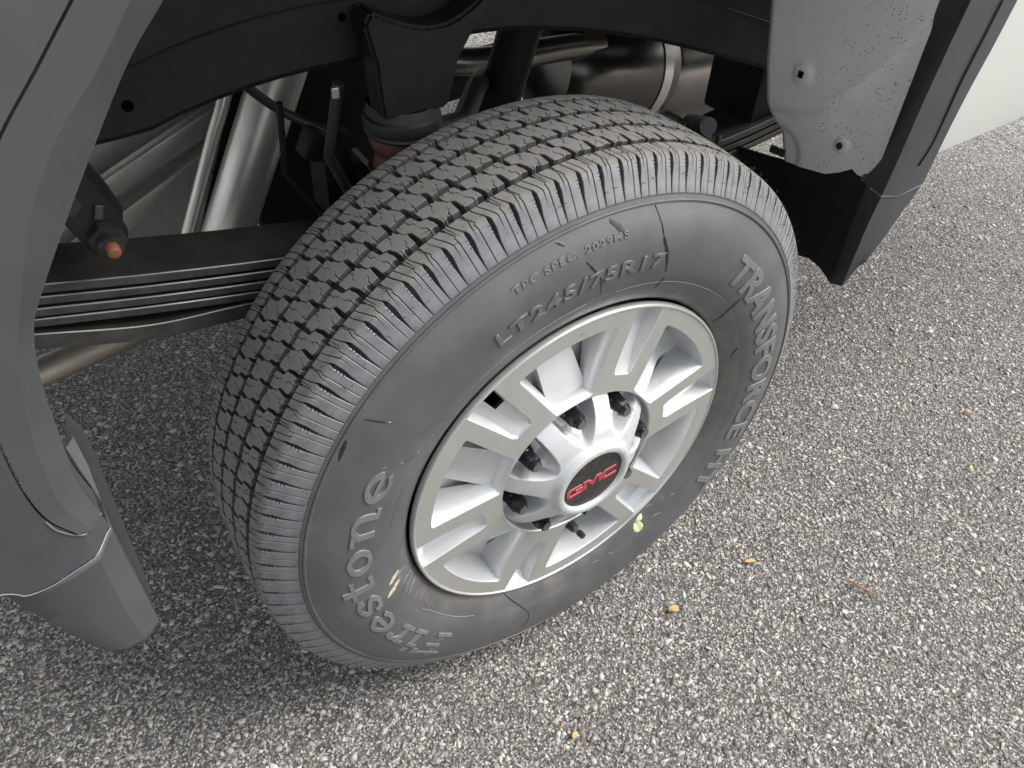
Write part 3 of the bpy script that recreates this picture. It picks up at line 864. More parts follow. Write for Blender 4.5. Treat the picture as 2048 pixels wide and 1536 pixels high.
for k in range(6):
    # window centres at 40+60k; the slot with the open end is the one at 130 deg
    bm = make_spoke(hole=(k == 1))
    bmesh.ops.transform(bm, matrix=Matrix.Rotation(-R(40+60*k-90), 4, 'Y'), verts=bm.verts[:])
    o = bm_obj('spoke', bm, ['silver', 'mach'], wheel, 28)
# brake rotor and drum seen through the openings
lathe('brake_rotor', [(.075, .02), (.070, .168), (.072, .174), (.095, .174), (.097, .02)], 'bore', truck, 96, None, 40).location = (0, 0, ZC)
lathe('wheel_hub', [(.030, .0), (.030, .116), (.044, .122), (.060, .122)], 'silver', truck, 96, None, 40).location = (0, 0, ZC)

# hub cap with eight scallops
LA = [R(101+45*k) for k in range(8)]
_ap = catmull(list(zip([0, .0418, .0428, .0455, .049, .0535, .0565, .060, .070, .080, .090, .099, .1055, .1085], [-.0335, -.0335, -.0340, -.0375, -.0385, -.0375, -.0335, -.0292, -.0246, -.0192, -.0134, -.0068, -.0005, .004])), 600)
def cap_y(r, th):
    arm = float(np.interp(r, _ap[:, 0], _ap[:, 1]))
    d = min(abs((th-a+PI) % (2*PI)-PI) for a in LA)
    lat = r*math.sin(min(d, PI/2)); u = max(0, (r-.0615)/.047)
    wd = .0288*u**.54 if u > 0 else -.004
    q = min(1, max(0, (lat-wd)/.0030+.5)); q = q*q*(3-2*q)
    floor_ = float(np.interp(r, [.059, .066, .074, .084, .1095], [-.030, -.008, .006, .0135, .0165]))
    floor_ = max(floor_, arm)
    return floor_*(1-q)+arm*q
nr_, na_ = 80, 800
rs = np.concatenate([np.linspace(.0435, .058, 16), np.linspace(.059, .1095, nr_-16)])
Vv = []; Ff = []
for i, r in enumerate(rs):
    for k in range(na_):
        th = 2*PI*k/na_; Vv.append((r*math.cos(th), cap_y(r, th), r*math.sin(th)))
for i in range(nr_-1):
    for k in range(na_):
        k2 = (k+1) % na_; Ff.append((i*na_+k, i*na_+k2, (i+1)*na_+k2, (i+1)*na_+k))
base_n = len(Vv)
for k in range(na_):
    th = 2*PI*k/na_; v = Vv[(nr_-1)*na_+k]; Vv.append((v[0]*.998, max(v[1], .0)+.008, v[2]*.998))
for k in range(na_):
    k2 = (k+1) % na_; Ff.append(((nr_-1)*na_+k, (nr_-1)*na_+k2, base_n+k2, base_n+k))
cap = mesh('hub_cap', Vv, Ff, 'silver', truck, smooth=50); cap.location = (0, 0, ZC)
lathe('emblem_disc', [(-.0336, .0001), (-.0336, .0425), (-.0330, .0432), (-.028, .0436)], 'emblem', cap, 96, None, 30)
# three red letters on the disc, drawn as flat bars with a pale edge
def emblem_letters():
    L = {'G': [[(1.0, .82), (.92, 1), (.12, 1), (0, .85), (0, .15), (.12, 0), (1.0, 0), (1.0, .52), (.55, .52)]],
         'M': [[(0, 0), (0, 1), (.28, 1), (.62, .28), (.96, 1), (1.24, 1), (1.24, 0)]],
         'C': [[(1.0, 1), (.12, 1), (0, .85), (0, .15), (.12, 0), (1.0, 0)]]}
    x = 0; out = []
    for ch, wd in (('G', 1.0), ('M', 1.24), ('C', 1.0)):
        out.append((ch, x, [[(p[0]*1.45+x, p[1]) for p in s] for s in L[ch]])); x += wd*1.45+.42
    return out, x-.42
els, ew = emblem_letters()
ang = R(7.3); eh = .0125; ewid = .0715; org = Vector((-.0345, -.0145))
for ch, _, sts in els:
    bm = bmesh.new()
    for s in sts:
        for wd, top, mat in ((.30, -.0342, 1), (.19, -.0345, 0)):
            p = [Vector((q[0]/ew*ewid, q[1]*eh)) for q in s]; ww = wd*eh/2; rail = []
            for i in range(len(p)):
                d1 = (p[i]-p[max(i-1, 0)]); d2 = (p[min(i+1, len(p)-1)]-p[i]); d1 = d1 if d1.length > 0 else d2; d2 = d2 if d2.length > 0 else d1
                n1 = Vector((-d1.y, d1.x)).normalized(); n2 = Vector((-d2.y, d2.x)).normalized(); nn = (n1+n2).normalized(); kk = 1/max(.55, nn.dot(n1))
                rail.append((p[i]+nn*ww*kk, p[i]-nn*ww*kk))
            rows = []
            for a, b_ in rail:
                row = []
                for q, y in ((a, -.0335), (a, top), (b_, top), (b_, -.0335)):
                    t = Vector((q.x*math.cos(ang)-q.y*math.sin(ang), q.x*math.sin(ang)+q.y*math.cos(ang)))+org; row.append(bm.verts.new((t.x, y, t.y)))
                rows.append(row)
            for ra, rb in zip(rows, rows[1:]):
                for k in range(3): f = bm.faces.new((ra[k], ra[k+1], rb[k+1], rb[k])); f.material_index = mat
            for rw in (rows[0], rows[-1]): f = bm.faces.new(rw); f.material_index = mat
    bm_obj('emblem_letter', bm, ['red', 'pink'], cap)['label'] = 'red outlined letter '+ch

# lug nuts
def nut_mesh():
    bm = bmesh.new()
    def ring(y, r, n, ph=0): return [bm.verts.new((r*math.cos(2*PI*k/n+ph), y, r*math.sin(2*PI*k/n+ph))) for k in range(n)]
    def sk(A, B, mat=0):
        for k in range(len(A)):
            f = bm.faces.new((A[k], A[(k+1) % len(A)], B[(k+1) % len(A)], B[k])); f.material_index = mat
    n = 24
    def hexr(y, r, c=1.0):   # 24-gon morphing to a hexagon
        out = []
        for k in range(n):
            a = 2*PI*k/n; hx = r*math.cos(PI/6)/math.cos(((a+PI/6) % (PI/3))-PI/6); out.append(bm.verts.new(((hx*c+r*.95*(1-c))*math.cos(a), y, (hx*c+r*.95*(1-c))*math.sin(a))))
        return out
    rr = [ring(.030, .0132, n), ring(.014, .0132, n), ring(.0115, .0120, n), ring(.0095, .0112, n), ring(.0050, .0109, n), ring(.0040, .0104, n), hexr(.0030, .0110), hexr(-.0095, .0106), hexr(-.0120, .0094, .3), ring(-.0122, .0076, n), ring(-.0170, .0072, n), ring(-.0183, .0060, n)]
    for i, (a, b_) in enumerate(zip(rr, rr[1:])): sk(a, b_, 0)
    f = bm.faces.new(rr[-1]); f.material_index = 1
    bmesh.ops.recalc_face_normals(bm, faces=bm.faces[:])
    me = bpy.data.meshes.new('lug_nut'); bm.to_mesh(me); bm.free()
    me.polygons.foreach_set('use_smooth', np.ones(len(me.polygons), bool)); me.set_sharp_from_angle(angle=R(25))
    me.materials.append(M['nut']); me.materials.append(M['nuttip']); return me
nm = nut_mesh(); first = bpy.data.objects.new('lug_nut', nm)
for k, a in enumerate(LA):
    o = first if k == 0 else first.copy(); COL.objects.link(o); o.parent = wheel
    o.location = (.0915*math.cos(a), -.0015, .0915*math.sin(a)); o.rotation_euler = (0, rng.uniform(0, 1), 0)
# valve stem
p0 = Vector(pol(.148, -85, .030)); p1 = Vector(pol(.141, -85, -.004)); p2 = Vector(pol(.138, -85, -.013)); p3 = Vector(pol(.136, -85, -.022))
bm = bmesh.new(); tube(bm, [p0, p0.lerp(p1, .6), p1], [.0085, .0080, .0058], 16); tube(bm, [p1, p2], [.0040, .0040], 12, True, 1); tube(bm, [p2, p2.lerp(p3, .2), p3], [.0046, .0050, .0042], 12, True, 0)
bm_obj('valve_stem', bm, ['black', 'brass'], wheel, 40)

# beads of rain on the cap, the spokes and the lip
bm = bmesh.new()
def bead(p, n, r):
    n = Vector(n).normalized(); t = n.orthogonal().normalized(); u = n.cross(t); p = Vector(p); rings = []
    for k, (h, q) in enumerate(((-.05, 1), (.25, .95), (.5, .65))):
        rings.append([bm.verts.new(p+(t*math.cos(a)+u*math.sin(a))*r*q+n*r*h) for a in np.linspace(0, 2*PI, 8, endpoint=False)])
    tip = bm.verts.new(p+n*r*.58)
    for A, B in zip(rings, rings[1:]):
        for k in range(8): bm.faces.new((A[k], A[(k+1) % 8], B[(k+1) % 8], B[k]))
    for k in range(8): bm.faces.new((rings[-1][k], rings[-1][(k+1) % 8], tip))
for k in range(190):
    r = rng.uniform(.047, .104); th = rng.uniform(0, 2*PI); e = .0006
    y = cap_y(r, th); dr = (cap_y(r+e, th)-cap_y(r-e, th))/(2*e); dt = (cap_y(r, th+.01)-cap_y(r, th-.01))/(.02*r)
    er = Vector((math.cos(th), 0, math.sin(th))); et = Vector((-math.sin(th), 0, math.cos(th)))
    bead((r*math.cos(th), y, r*math.sin(th)), Vector((0, -1, 0))+er*dr+et*dt, .0005+.0011*rng.random()**2)
for k in range(130):
    r = rng.uniform(.2075, .224); th = rng.uniform(0, 2*PI); bead((r*math.cos(th), FY, r*math.sin(th)), (0, -1, 0), .0005+.0008*rng.random()**2)
for k in range(60):
    th = rng.uniform(0, 2*PI); r = rng.uniform(.124, .17); w_ = 40+60*random.randrange(6); lat = rng.uniform(-.02, .02)
    rr_ = rng.uniform(.122, .165); dep_ = float(np.interp(rr_, [.119, .134, .152, .170], [.0097, .017, .0262, .0352]))
    c, s = math.cos(R(w_)), math.sin(R(w_)); bead((rr_*c-lat*s, dep_, rr_*s+lat*c), (.5*c, -.85, .5*s), .0006+.0011*rng.random()**2)
o = bm_obj('water_droplets', bm, 'water', wheel, 80); o['kind'] = 'stuff'

# ================================================================= body and arch trim
N = 60
def xyz(P2, y): return np.array([(p[0], y, p[1]) for p in P2])
TOP = [(-.33, 1.02), (-.24, 1.075), (-.12, 1.095), (.2, 1.095), (.32, 1.075), (.42, 1.01), (.462, .93)]
# rear run of the arch, from its lower joint up
E0 = [(-.494, .615), (-.499, .654), (-.496, .711), (-.491, .761), (-.483, .796), (-.4705, .820), (-.444, .862), (-.418, .901), (-.385, .948), (-.36, .976)]
E1 = [(-.503, .617), (-.5135, .653), (-.513, .690), (-.5105, .725), (-.5015, .772), (-.488, .814), (-.462, .876), (-.434, .92), (-.404, .952), (-.378, .985)]
E2 = [(-.512, .6215), (-.525, .648), (-.529, .683), (-.527, .733), (-.520, .785), (-.500, .848), (-.480, .893), (-.461, .925), (-.432, .958), (-.405, .989)]
# front run, from the top down
F0 = [(.474, .862), (.474, .796), (.470, .723), (.463, .675), (.4495, .6385)]
F1 = [(.4515, .8755), (.445, .8265), (.4385, .7645), (.4345, .7015), (.4295, .645)]
F2 = [(.489, .868), (.482, .82), (.473, .763), (.463, .708), (.455, .642)]
F3 = [(.526, .865), (.518, .817), (.508, .77), (.500, .716), (.4945, .650)]
def tops(d): return [(x*(1+d*1.1), z+d) if abs(x) < .3 else (x+math.copysign(d, x), z+d*.8) for x, z in TOP]
def run(a, b_, c): return np.vstack([resample(a, 70), resample(b_, 40), resample(c, 50)])
r0 = run(E0, tops(0), F0); r1 = run(E0, tops(.001), F1); r2 = run(E1, tops(.018), F2); r3 = run(E2, tops(.045), F3)
tr = loft('arch_trim', [xyz(r0, .035), xyz(r0, .030), np.c_[r1[:, 0], np.linspace(0, 1, 160).clip(.45, .7)*-.032+.0104, r1[:, 1]], xyz(r2, -.0195), xyz(r3, -.0225), xyz(r3, -.017)], 'plastic', truck, 25)
# thin shadow groove on the front run, part of the same moulding
# outer apron behind the rear run: from the groove outwards and down to the joint
_e2 = resample(E2, 40); _d = np.gradient(_e2, axis=0); _d /= np.linalg.norm(_d, axis=1)[:, None]
g_in = [(-.494, .6125), (-.503, .6145)]+[tuple(q) for q in (_e2+np.stack([-_d[:, 1], _d[:, 0]], 1)*.0018)]
g_mid = [(-.4935, .602), (-.5065, .604), (-.522, .606), (-.550, .640), (-.560, .690), (-.560, .74), (-.553, .79), (-.533, .86), (-.513, .91), (-.49, .945), (-.46, .98), (-.435, 1.01)]
g_out = [(-.4925, .5935), (-.508, .589), (-.528, .5845), (-.56, .580), (-.578, .594), (-.66, .62), (-.70, .68), (-.70, .80), (-.68, .92), (-.62, 1.0), (-.55, 1.04), (-.50, 1.06)]
def apron_y(p, row): 
    d = -.492-p[0]; low_ = float(np.interp(d, [0, .004, .016, .05, .2], [.0, -.003, -.0195, -.0235, -.015]))
    t = min(1, max(0, (p[1]-.625)/.03)); return low_*(1-t)-.0225*t if p[0] > -.6 else low_
def apron(rows, name, matn):
    L = []
    for r_ in rows:
        q = resample(r_, 120); L.append(np.array([(p[0], apron_y(p, 0), p[1]) for p in q]))
    first_ = L[0].copy(); first_[:, 1] += .006; last = L[-1].copy(); last[:, 1] += .012
    return loft(name, [first_]+L+[last], matn, truck, 30)
apron([g_in, g_mid, g_out], 'arch_apron', 'plastic')
# lower corner piece below the joint
c_right = [(-.4928, .588), (-.4915, .54), (-.4905, .49), (-.4895, .443)]
def fan(a, b_, n): return [np.array(a)*(1-t)+np.array(b_)*t for t in np.linspace(0, 1, n)]
cols = [[(-.4928, .5905), (-.4922, .55), (-.491, .50), (-.490, .443)], [(-.4965, .5895), (-.496, .55), (-.4945, .50), (-.4935, .445)], [(-.508, .5865), (-.5085, .55), (-.507, .50), (-.504, .456)],
        [(-.528, .582), (-.527, .55), (-.524, .50), (-.518, .4585)], [(-.548, .5785), (-.545, .545), (-.538, .50), (-.528, .463)], [(-.562, .578), (-.560, .55), (-.552, .515), (-.539, .478)], [(-.577, .590), (-.571, .556), (-.561, .528), (-.547, .492)]]
ys = [.0, -.003, -.0195, -.0225, -.0225, -.019, -.010]
rows = [xyz(resample(c, 24), y) for c, y in zip(cols, ys)]
rows = [rows[0]+np.array([0, .03, 0])]+rows+[rows[-1]+np.array([0, .02, 0])]
loft('lower_arch_trim', rows, 'plastic', truck, 30, .002)['label'] = 'rear lower corner piece of the arch trim'
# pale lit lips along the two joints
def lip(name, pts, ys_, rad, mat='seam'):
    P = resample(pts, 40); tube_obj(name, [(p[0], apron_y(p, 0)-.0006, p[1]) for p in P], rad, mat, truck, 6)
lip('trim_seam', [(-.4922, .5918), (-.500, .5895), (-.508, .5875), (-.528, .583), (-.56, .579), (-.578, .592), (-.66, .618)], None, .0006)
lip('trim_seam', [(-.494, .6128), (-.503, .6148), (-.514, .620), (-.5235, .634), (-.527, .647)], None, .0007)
# inner flange behind the rear lip with a scraped bright strip
prism('arch_flange', [(-.499, .655), (-.489, .690), (-.482, .66), (-.484, .56), (-.486, .45), (-.4905, .445), (-.493, .54)], 'y', .034, .037, 'plastic', truck)
prism('flange_strip', [(-.498, .668), (-.4905, .676), (-.4895, .64), (-.4915, .60)], 'y', .022, .026, 'seam', truck)

# front lower trim below its joint
f0 = [(.4495, .6365), (.450, .584), (.4515, .531), (.451, .482)]; f1 = [(.4292, .643), (.424, .6045), (.422, .5605), (.420, .5115)]; f2 = [(.4555, .640), (.448, .607), (.441, .577), (.432, .545)]; f3 = [(.4945, .648), (.474, .613), (.454, .578), (.4335, .549)]
rows = [xyz(resample(f0, 20), .024), xyz(resample(f1, 20), -.012), xyz(resample(f2, 20), -.0185), xyz(resample(f3, 20), -.022), xyz(resample(f3, 20), -.016)]
loft('lower_arch_trim', rows, 'plastic', truck, 25)['label'] = 'front lower end piece of the arch trim'
tube_obj('trim_seam', [(.4496, .023, .6375), (.4292, -.0125, .644), (.4550, -.0188, .641), (.4948, -.0226, .649)], .0009, 'seam', truck, 6)
# slim groove line down the front run
gl = resample([(.497, .868), (.492, .834), (.484, .785), (.481, .735), (.478, .705), (.468, .68)], 30)
tube_obj('trim_groove', [(p[0], -.0215, p[1]) for p in gl], .0011, 'flap', truck, 6)
# dark mud guard inside the front end of the arch
fl = [(.270, .588), (.236, .5935), (.19, .602), (.14, .613), (.105, .6215), (.089, .626), (.070, .641), (.056, .648), (.047, .646), (.0235, .6365), (.0235, .482), (.047, .494), (.068, .4975), (.094, .490), (.115, .508), (.135, .525), (.20, .54), (.27, .545)]
prism('mud_guard', fl, 'x', .451, .456, 'flap', truck, .0008)

# white bedside with its tucked-under lower edge
bx = [.50, .55, .62, .72, .9, 1.2, 1.6, 2.2]
rows = []
for z, y in ((.668, .060), (.662, .030), (.664, .006), (.674, -.006), (.70, -.010), (.76, -.014), (.84, -.016), (.95, -.018), (1.1, -.018), (1.35, -.010), (1.45, .0)):
    rows.append(np.array([(x+.0*(z-.66)+(.0 if x > .52 else max(0, (z-.66))*.12), y, z+.055*(x-.5)*max(0., (.80-z)/.14)) for x in bx]))
loft('bedside_panel', rows, 'white', truck, 40)
rows = []
for z, y in ((1.11, -.010), (1.2, -.014), (1.35, -.010), (1.45, .0)):
    rows.append(np.array([(x, y, z) for x in (-1.0, -.6, -.3, 0, .3, .53)]))
loft('bedside_panel', rows, 'white', truck, 40)['label'] = 'white bedside above the wheel arch'
rows = []
for x_, y_ in ((-.70, -.012), (-.8, -.012), (-1.0, 0.0), (-1.05, .05)):
    rows.append(np.array([(x_, y_, z) for z in (.62, .7, .8, .9, 1.0, 1.1)]))
loft('bedside_panel', rows, 'white', truck, 40)['label'] = 'white bedside corner behind the wheel'

# grey inner wheelhouse panel, pressed
PANEL_Y = [.02, .027, .039, .051, .065, .082, .124, .161, .204]; PANEL_Z = [.632, .636, .643, .650, .639, .630, .625, .622, .617]
def panel_grid():
    k = .045/.185
    Ls = np.array([(.811, .216), (.741, .202), (.680, .185), (.670, .177), (.657, .163), (.633, .155), (.623, .150), (.605, .15)])
    zz = np.concatenate([np.linspace(.97, .70, 60), np.linspace(.699, .595, 120)]); nu = 150
    cut_y = PANEL_Y; cut_z = PANEL_Z
    V = []; F = []
    for z_ in zz:
        yl = float(np.interp(-z_, -Ls[:, 0], Ls[:, 1])) if z_ < .811 else .216+(z_-.811)*.25
        yr = .021
        for i in range(nu):
            y = yl+(yr-yl)*i/(nu-1); z = max(z_, float(np.interp(y, cut_y, cut_z))-.003); x = .41+(.21-y)*k; h = 0.
            # raised upper field with a soft lower border
            ystep = np.interp(y, [.02, .045, .075, .1, .14, .19], [.84, .785, .735, .708, .690, .683])
            q = (z-ystep)/.007; q = 1/(1+math.exp(-max(-30, min(30, q*2.2)))); h += .0065*q
            # bosses
            for by, bz, br, hh in ((.144, .742, .0165, .0032), (.073, .671, .0125, .003)):
                d = math.hypot((y-by)*1.02, z-bz)/br; h += hh*(1 if d < .55 else max(0, 1-(d-.55)/.45)**1.5)
            # ridges
            d = abs((y-.085)*.75+(z-.735)*.66)/.010; h += .0028*math.exp(-d*d)*math.exp(-((y-.08)/.05)**2)
            d = math.hypot(y-.075, (z-.70)*1.1)/.022; h -= .0022*math.exp(-d*d)
            # pressed corner near the foot
            d = math.hypot((y-.165)*1.0, (z-.625)*1.0); h -= .004/(1+math.exp(-(.042-d)/.0022))
            # flange roll at the left edge
            u = (yl-y); h -= .010*math.exp(-(u/.006)**2)
            V.append((x-h, y, z))
    for a in range(len(zz)-1):
        for i in range(nu-1): F.append((a*nu+i, a*nu+i+1, (a+1)*nu+i+1, (a+1)*nu+i))
    return V, F
Vp, Fp = panel_grid()
inner_panel = mesh('wheelhouse_panel', Vp, Fp, 'panel', truck, smooth=60)
k = .045/.185
def pan(y, z, h=0): return Vector((.41+(.21-y)*k-h, y, z))
nrm = Vector((-1, -k, 0)).normalized(); tan_ = Vector((-k, 1, 0)).normalized()
bm = bmesh.new()
for a, b_ in ((-1, -1), (1, -1), (1, 1), (-1, 1)): pass
c = pan(.144, .742, .0116); bm.faces.new([bm.verts.new(c+tan_*a*.0036+Vector((0, 0, 1))*b_*.0044) for a, b_ in ((-1, -1), (1, -1), (1, 1), (-1, 1))]); bm_obj('square_hole', bm, 'void', inner_panel)
bm = bmesh.new(); c = pan(.073, .671, .0052); bm.faces.new([bm.verts.new(c+tan_*math.cos(a)*.0042+Vector((0, 0, 1))*math.sin(a)*.0048) for a in np.linspace(0, 2*PI, 16, endpoint=False)]); bm_obj('round_hole', bm, 'bore', inner_panel)
bm = bmesh.new(); c = pan(.150, .634, .0040); boxbm(bm, c, (.004, .022, .010), Matrix.Rotation(.24, 3, 'Z'), .001); bm_obj('clip', bm, 'black', inner_panel)

# ================================================================= chassis
# frame rail kicked up over the axle
low = [(-1.3, .80), (-.9, .785), (-.405, .790), (-.331, .799), (-.265, .812), (-.201, .819), (-.155, .820), (-.02, .826), (.088, .815), (.239, .780), (.431, .717), (.60, .66), (.85, .60), (1.5, .59)]
lowp = resample(low, 90); hi = lowp+np.array([0, .155])
rail = loft('frame_rail', [xyz(lowp, .243), np.c_[lowp[:, 0], np.full(90, .238), lowp[:, 1]+.006], np.c_[hi[:, 0], np.full(90, .238), hi[:, 1]-.006], xyz(hi, .243), xyz(hi, .32), xyz(lowp, .32)], 'blackpaint', truck, 30, closed=True)
lowm = lowp+np.array([0, .060])
tube_obj('rail_seam', [(p[0], .2375, p[1]) for p in lowm[10:80]], .0012, 'blackpaint', truck, 6)
for x, z, r in ((-.358, .821, .0052), (-.155, .865, .004), (.30, .87, .006), (.05, .88, .008)):
    tube_obj('rail_hole', [(x, .239, z), (x, .2374, z)], r, 'void', truck, 14)
# bed floor and cross members above, far rail
def boxo(name, c, s, mat, bev=.004):
    bm = bmesh.new(); boxbm(bm, c, s, None, bev); return bm_obj(name, bm, mat, truck, 30)
boxo('bed_floor', (.4, .95, 1.06), (2.8, 1.40, .02), 'blackpaint')
boxo('bed_inner_wall', (.4, .232, 1.06), (2.0, .012, .16), 'blackpaint')
boxo('wheelhouse_liner', (0.02, .125, 1.12), (1.0, .215, .012), 'blackpaint')
far = loft('frame_rail', [xyz(lowp, 1.52), xyz(hi, 1.52), xyz(hi, 1.60), xyz(lowp, 1.60)], 'blackpaint', truck, 30, closed=True)
far['label'] = 'frame rail of the far side'
boxo('cross_member', (-.72, .92, .86), (.09, 1.20, .10), 'blackpaint')
boxo('cross_member', (.78, .92, .72), (.10, 1.20, .10), 'blackpaint')
boxo('bedside_panel', (.4, 1.86, 1.1), (2.8, .03, .75), 'white')['label'] = 'bedside of the far side'

# bump stop: bracket on the rail, cup, urethane block
br = [(-.148, .866), (-.140, .878), (-.120, .868), (-.090, .857), (-.060, .856), (-.036, .866), (-.020, .876), (-.014, .866), (-.030, .845), (-.048, .818), (-.056, .786), (-.060, .772), (-.133, .772), (-.136, .79), (-.139, .83)]
br = [tuple(q) for q in resample([br[0], br[1]], 2)]+[tuple(q) for q in catmull(br[1:7], 14)[1:]]+br[7:]
prism('bump_stop_bracket', br, 'y', .205, .2372, 'blackpaint', truck, .0035, 40)
bs = lambda prof, name, mat: lathe(name, prof, mat, truck, 40, None, 40)
def vert_lathe(name, prof, mat, x, y):
    n = len(prof); V = []; F = []; seg = 40
    for k in range(seg):
        a = 2*PI*k/seg
        for z, r in prof: V.append((x+r*math.cos(a), y+r*math.sin(a), z))
    for k in range(seg):
        k2 = (k+1) % seg
        for i in range(n-1): F.append((k*n+i, k*n+i+1, k2*n+i+1, k2*n+i))
    return mesh(name, V, F, mat, truck, smooth=40)
vert_lathe('bump_stop_cup', [(.775, .036), (.764, .038), (.762, .041), (.752, .042), (.748, .040), (.745, .041), (.742, .0385), (.742, .0)], 'black', -.098, .238)
vert_lathe('bump_stop', [(.742, .035), (.733, .037), (.726, .034), (.719, .030), (.714, .031), (.704, .034), (.695, .031), (.689, .024), (.689, 0)], 'bump', -.098, .238)
bm = bmesh.new(); boxbm(bm, (-.170, .2355, .797), (.007, .004, .011), None, .001); bm_obj('bracket_tab', bm, 'tan', truck)

# leaf springs: rear run and front run of the same pack
sp = bpy.data.objects.new('leaf_spring', bpy.data.meshes.new('leaf_spring')); 
def leaf_path(dz, x0, x1, n=44):
    # camber measured from the picture: ends higher than the middle
    base = [(-.62, .706), (-.476, .6735), (-.381, .6525), (-.262, .630), (-.15, .614), (0, .602), (.15, .600), (.28, .603), (.41, .612), (.52, .626), (.68, .655), (.80, .685)]
    P = catmull(base, 300); x = np.linspace(x0, x1, n); return np.stack([x, np.interp(x, P[:, 0], P[:, 1])+dz], 1)
def leaf(name, path, th, parent, y0=.240, y1=.315, mats=('spring', 'springedge', 'springside')):
    n = len(path); rows = []; c = .0010
    for dy, dz in ((y0, -c), (y0, -th+c), (y0+c, -th), (y1-c, -th), (y1, -th+c), (y1, -c), (y1-c, 0), (y0+c, 0)):
        rows.append(np.array([(p[0], dy, p[1]+dz) for p in path]))
    k_ = len(rows); V = np.vstack(rows); F = []; MI = []
    for i in range(k_):
        j = (i+1) % k_
        for q in range(n-1): F.append((i*n+q, i*n+q+1, j*n+q+1, j*n+q)); MI.append(1 if i == 7 else 2 if i in (0, 1) else 0)  # upper outer bevel carries the painted highlight
    F.append(tuple(i*n for i in range(k_))); F.append(tuple(i*n+n-1 for i in range(k_))[::-1]); MI += [0, 0]
    return mesh(name, V, F, list(mats), parent, midx=MI, smooth=30)
spring = leaf('leaf_spring', leaf_path(0, -.62, .80), .0105, truck)
for i, (dz, a, b_) in enumerate(((-.0145, -.56, .70), (-.0275, -.53, .56), (-.0395, -.51, .42))):
    leaf('spring_leaf', leaf_path(dz, a, b_), .0095, spring, .241, .314)
ov = catmull([(-.56, .635), (-.502, .624), (-.396, .594), (-.303, .584), (-.18, .570), (0, .552), (.2, .560), (.36, .575)], 60)
leaf('spring_leaf', ov, .019, spring, .240, .315)['label'] = 'thick curved overload leaf at the bottom of the pack'
bm = bmesh.new(); boxbm(bm, (.372, .277, .606), (.012, .092, .052), None, .002); boxbm(bm, (.398, .236, .600), (.007, .006, .05), None, .001, 0); bm_obj('spring_clamp', bm, 'springedge', spring, 30)
tube_obj('clamp_bolt', [(.330, .20, .668), (.345, .232, .655), (.36, .262, .642)], [.012, .012, .011], 'black', spring, 16)

# shackle hanging from the rail, with its bolts
sh = [(-.452, .790), (-.430, .796), (-.412, .784), (-.396, .742), (-.389, .716), (-.394, .698), (-.410, .690), (-.424, .700), (-.436, .73), (-.455, .772)]
shk = prism('spring_shackle', sh, 'y', .222, .230, 'flap', truck, .0015)
prism('spring_shackle_plate', [(x+.004, z+.006) for x, z in sh], 'y', .250, .258, 'flap', truck, .0015)
bm = bmesh.new(); tube(bm, [(-.409, .262, .716), (-.409, .218, .7155)], .0135, 18); tube(bm, [(-.409, .2218, .7155), (-.409, .212, .715)], .0165, 6); tube(bm, [(-.409, .2122, .715), (-.409, .200, .7148)], .0105, 16); bm_obj('shackle_bolt', bm, 'black', shk, 40)
tube_obj('bolt_end', [(-.409, .2005, .7148), (-.409, .192, .7143), (-.409, .1902, .7142)], [.0064, .0062, .0045], 'rust', shk, 14)
bm = bmesh.new(); tube(bm, [(-.432, .2225, .757), (-.432, .214, .757)], .0125, 6); tube(bm, [(-.432, .2145, .757), (-.432, .208, .757)], .0065, 12); bm_obj('shackle_bolt', bm, 'black', shk, 40)
bm = bmesh.new(); boxbm(bm, (-.4085, .2205, .741), (.007, .004, .014), Matrix.Rotation(.3, 3, 'Y'), .001); bm_obj('shackle_tab', bm, 'springedge', shk)

# bright tubes behind the spring
def exhaust(name, pts, r, mat, seg=36): return tube_obj(name, [tuple(p) for p in resample(pts, 24)], r, mat, truck, seg, 60)
t1 = exhaust('tail_pipe', [(-.0905, .45, .860), (-.1857, .45, .675), (-.2810, .45, .490)], .0315, 'steel')
tube_obj('pipe_seam', [tuple(p) for p in resample([(-.114, .4275, .815), (-.176, .4210, .699), (-.264, .4215, .525)], 12)], .0009, 'bore', t1, 5)
exhaust('brace_tube', [(-.165, .48, .82), (-.218, .47, .709), (-.241, .47, .664), (-.300, .47, .542), (-.325, .47, .49)], .0080, 'steel')
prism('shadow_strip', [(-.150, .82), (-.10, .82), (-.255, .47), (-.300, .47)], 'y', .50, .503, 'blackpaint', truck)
# pressed galvanised sheet with two ribs farther in
def sheet():
    A, B, C_, D = Vector((-.480, .62, .640)), Vector((-.20, .66, .690)), Vector((-.22, .66, .38)), Vector((-.54, .62, .37))
    n, k_ = 24, 24; V = []; F = []
    for i in range(n):
        for j in range(k_):
            u, v = i/(n-1), j/(k_-1); p = (A*(1-u)+B*u)*(1-v)+(D*(1-u)+C_*u)*v
            h = 0
            V.append((p.x, p.y-h, p.z))
    for i in range(n-1):
        for j in range(k_-1): F.append((i*k_+j, (i+1)*k_+j, (i+1)*k_+j+1, i*k_+j+1))
    return mesh('heat_shield', V, F, 'steel', truck, smooth=60)
hshield = sheet()
for (xa, za, xb, zb) in ((-.50, .500, -.19, .632), (-.50, .437, -.19, .585)):
    d = Vector((xb-xa, .03, zb-za)); bm = bmesh.new(); boxbm(bm, ((xa+xb)/2, .612, (za+zb)/2), (d.length, .022, .030), Matrix.Rotation(-math.atan2(zb-za, xb-xa), 3, 'Y'), .0055)
    bm_obj('shield_rib', bm, 'steel', hshield, 40)
tube_obj('cross_tube', [(-.70, .40, .435), (-.513, .40, .457), (-.389, .40, .478), (-.30, .41, .50), (-.2, .43, .53)], .018, 'tan', truck, 24)
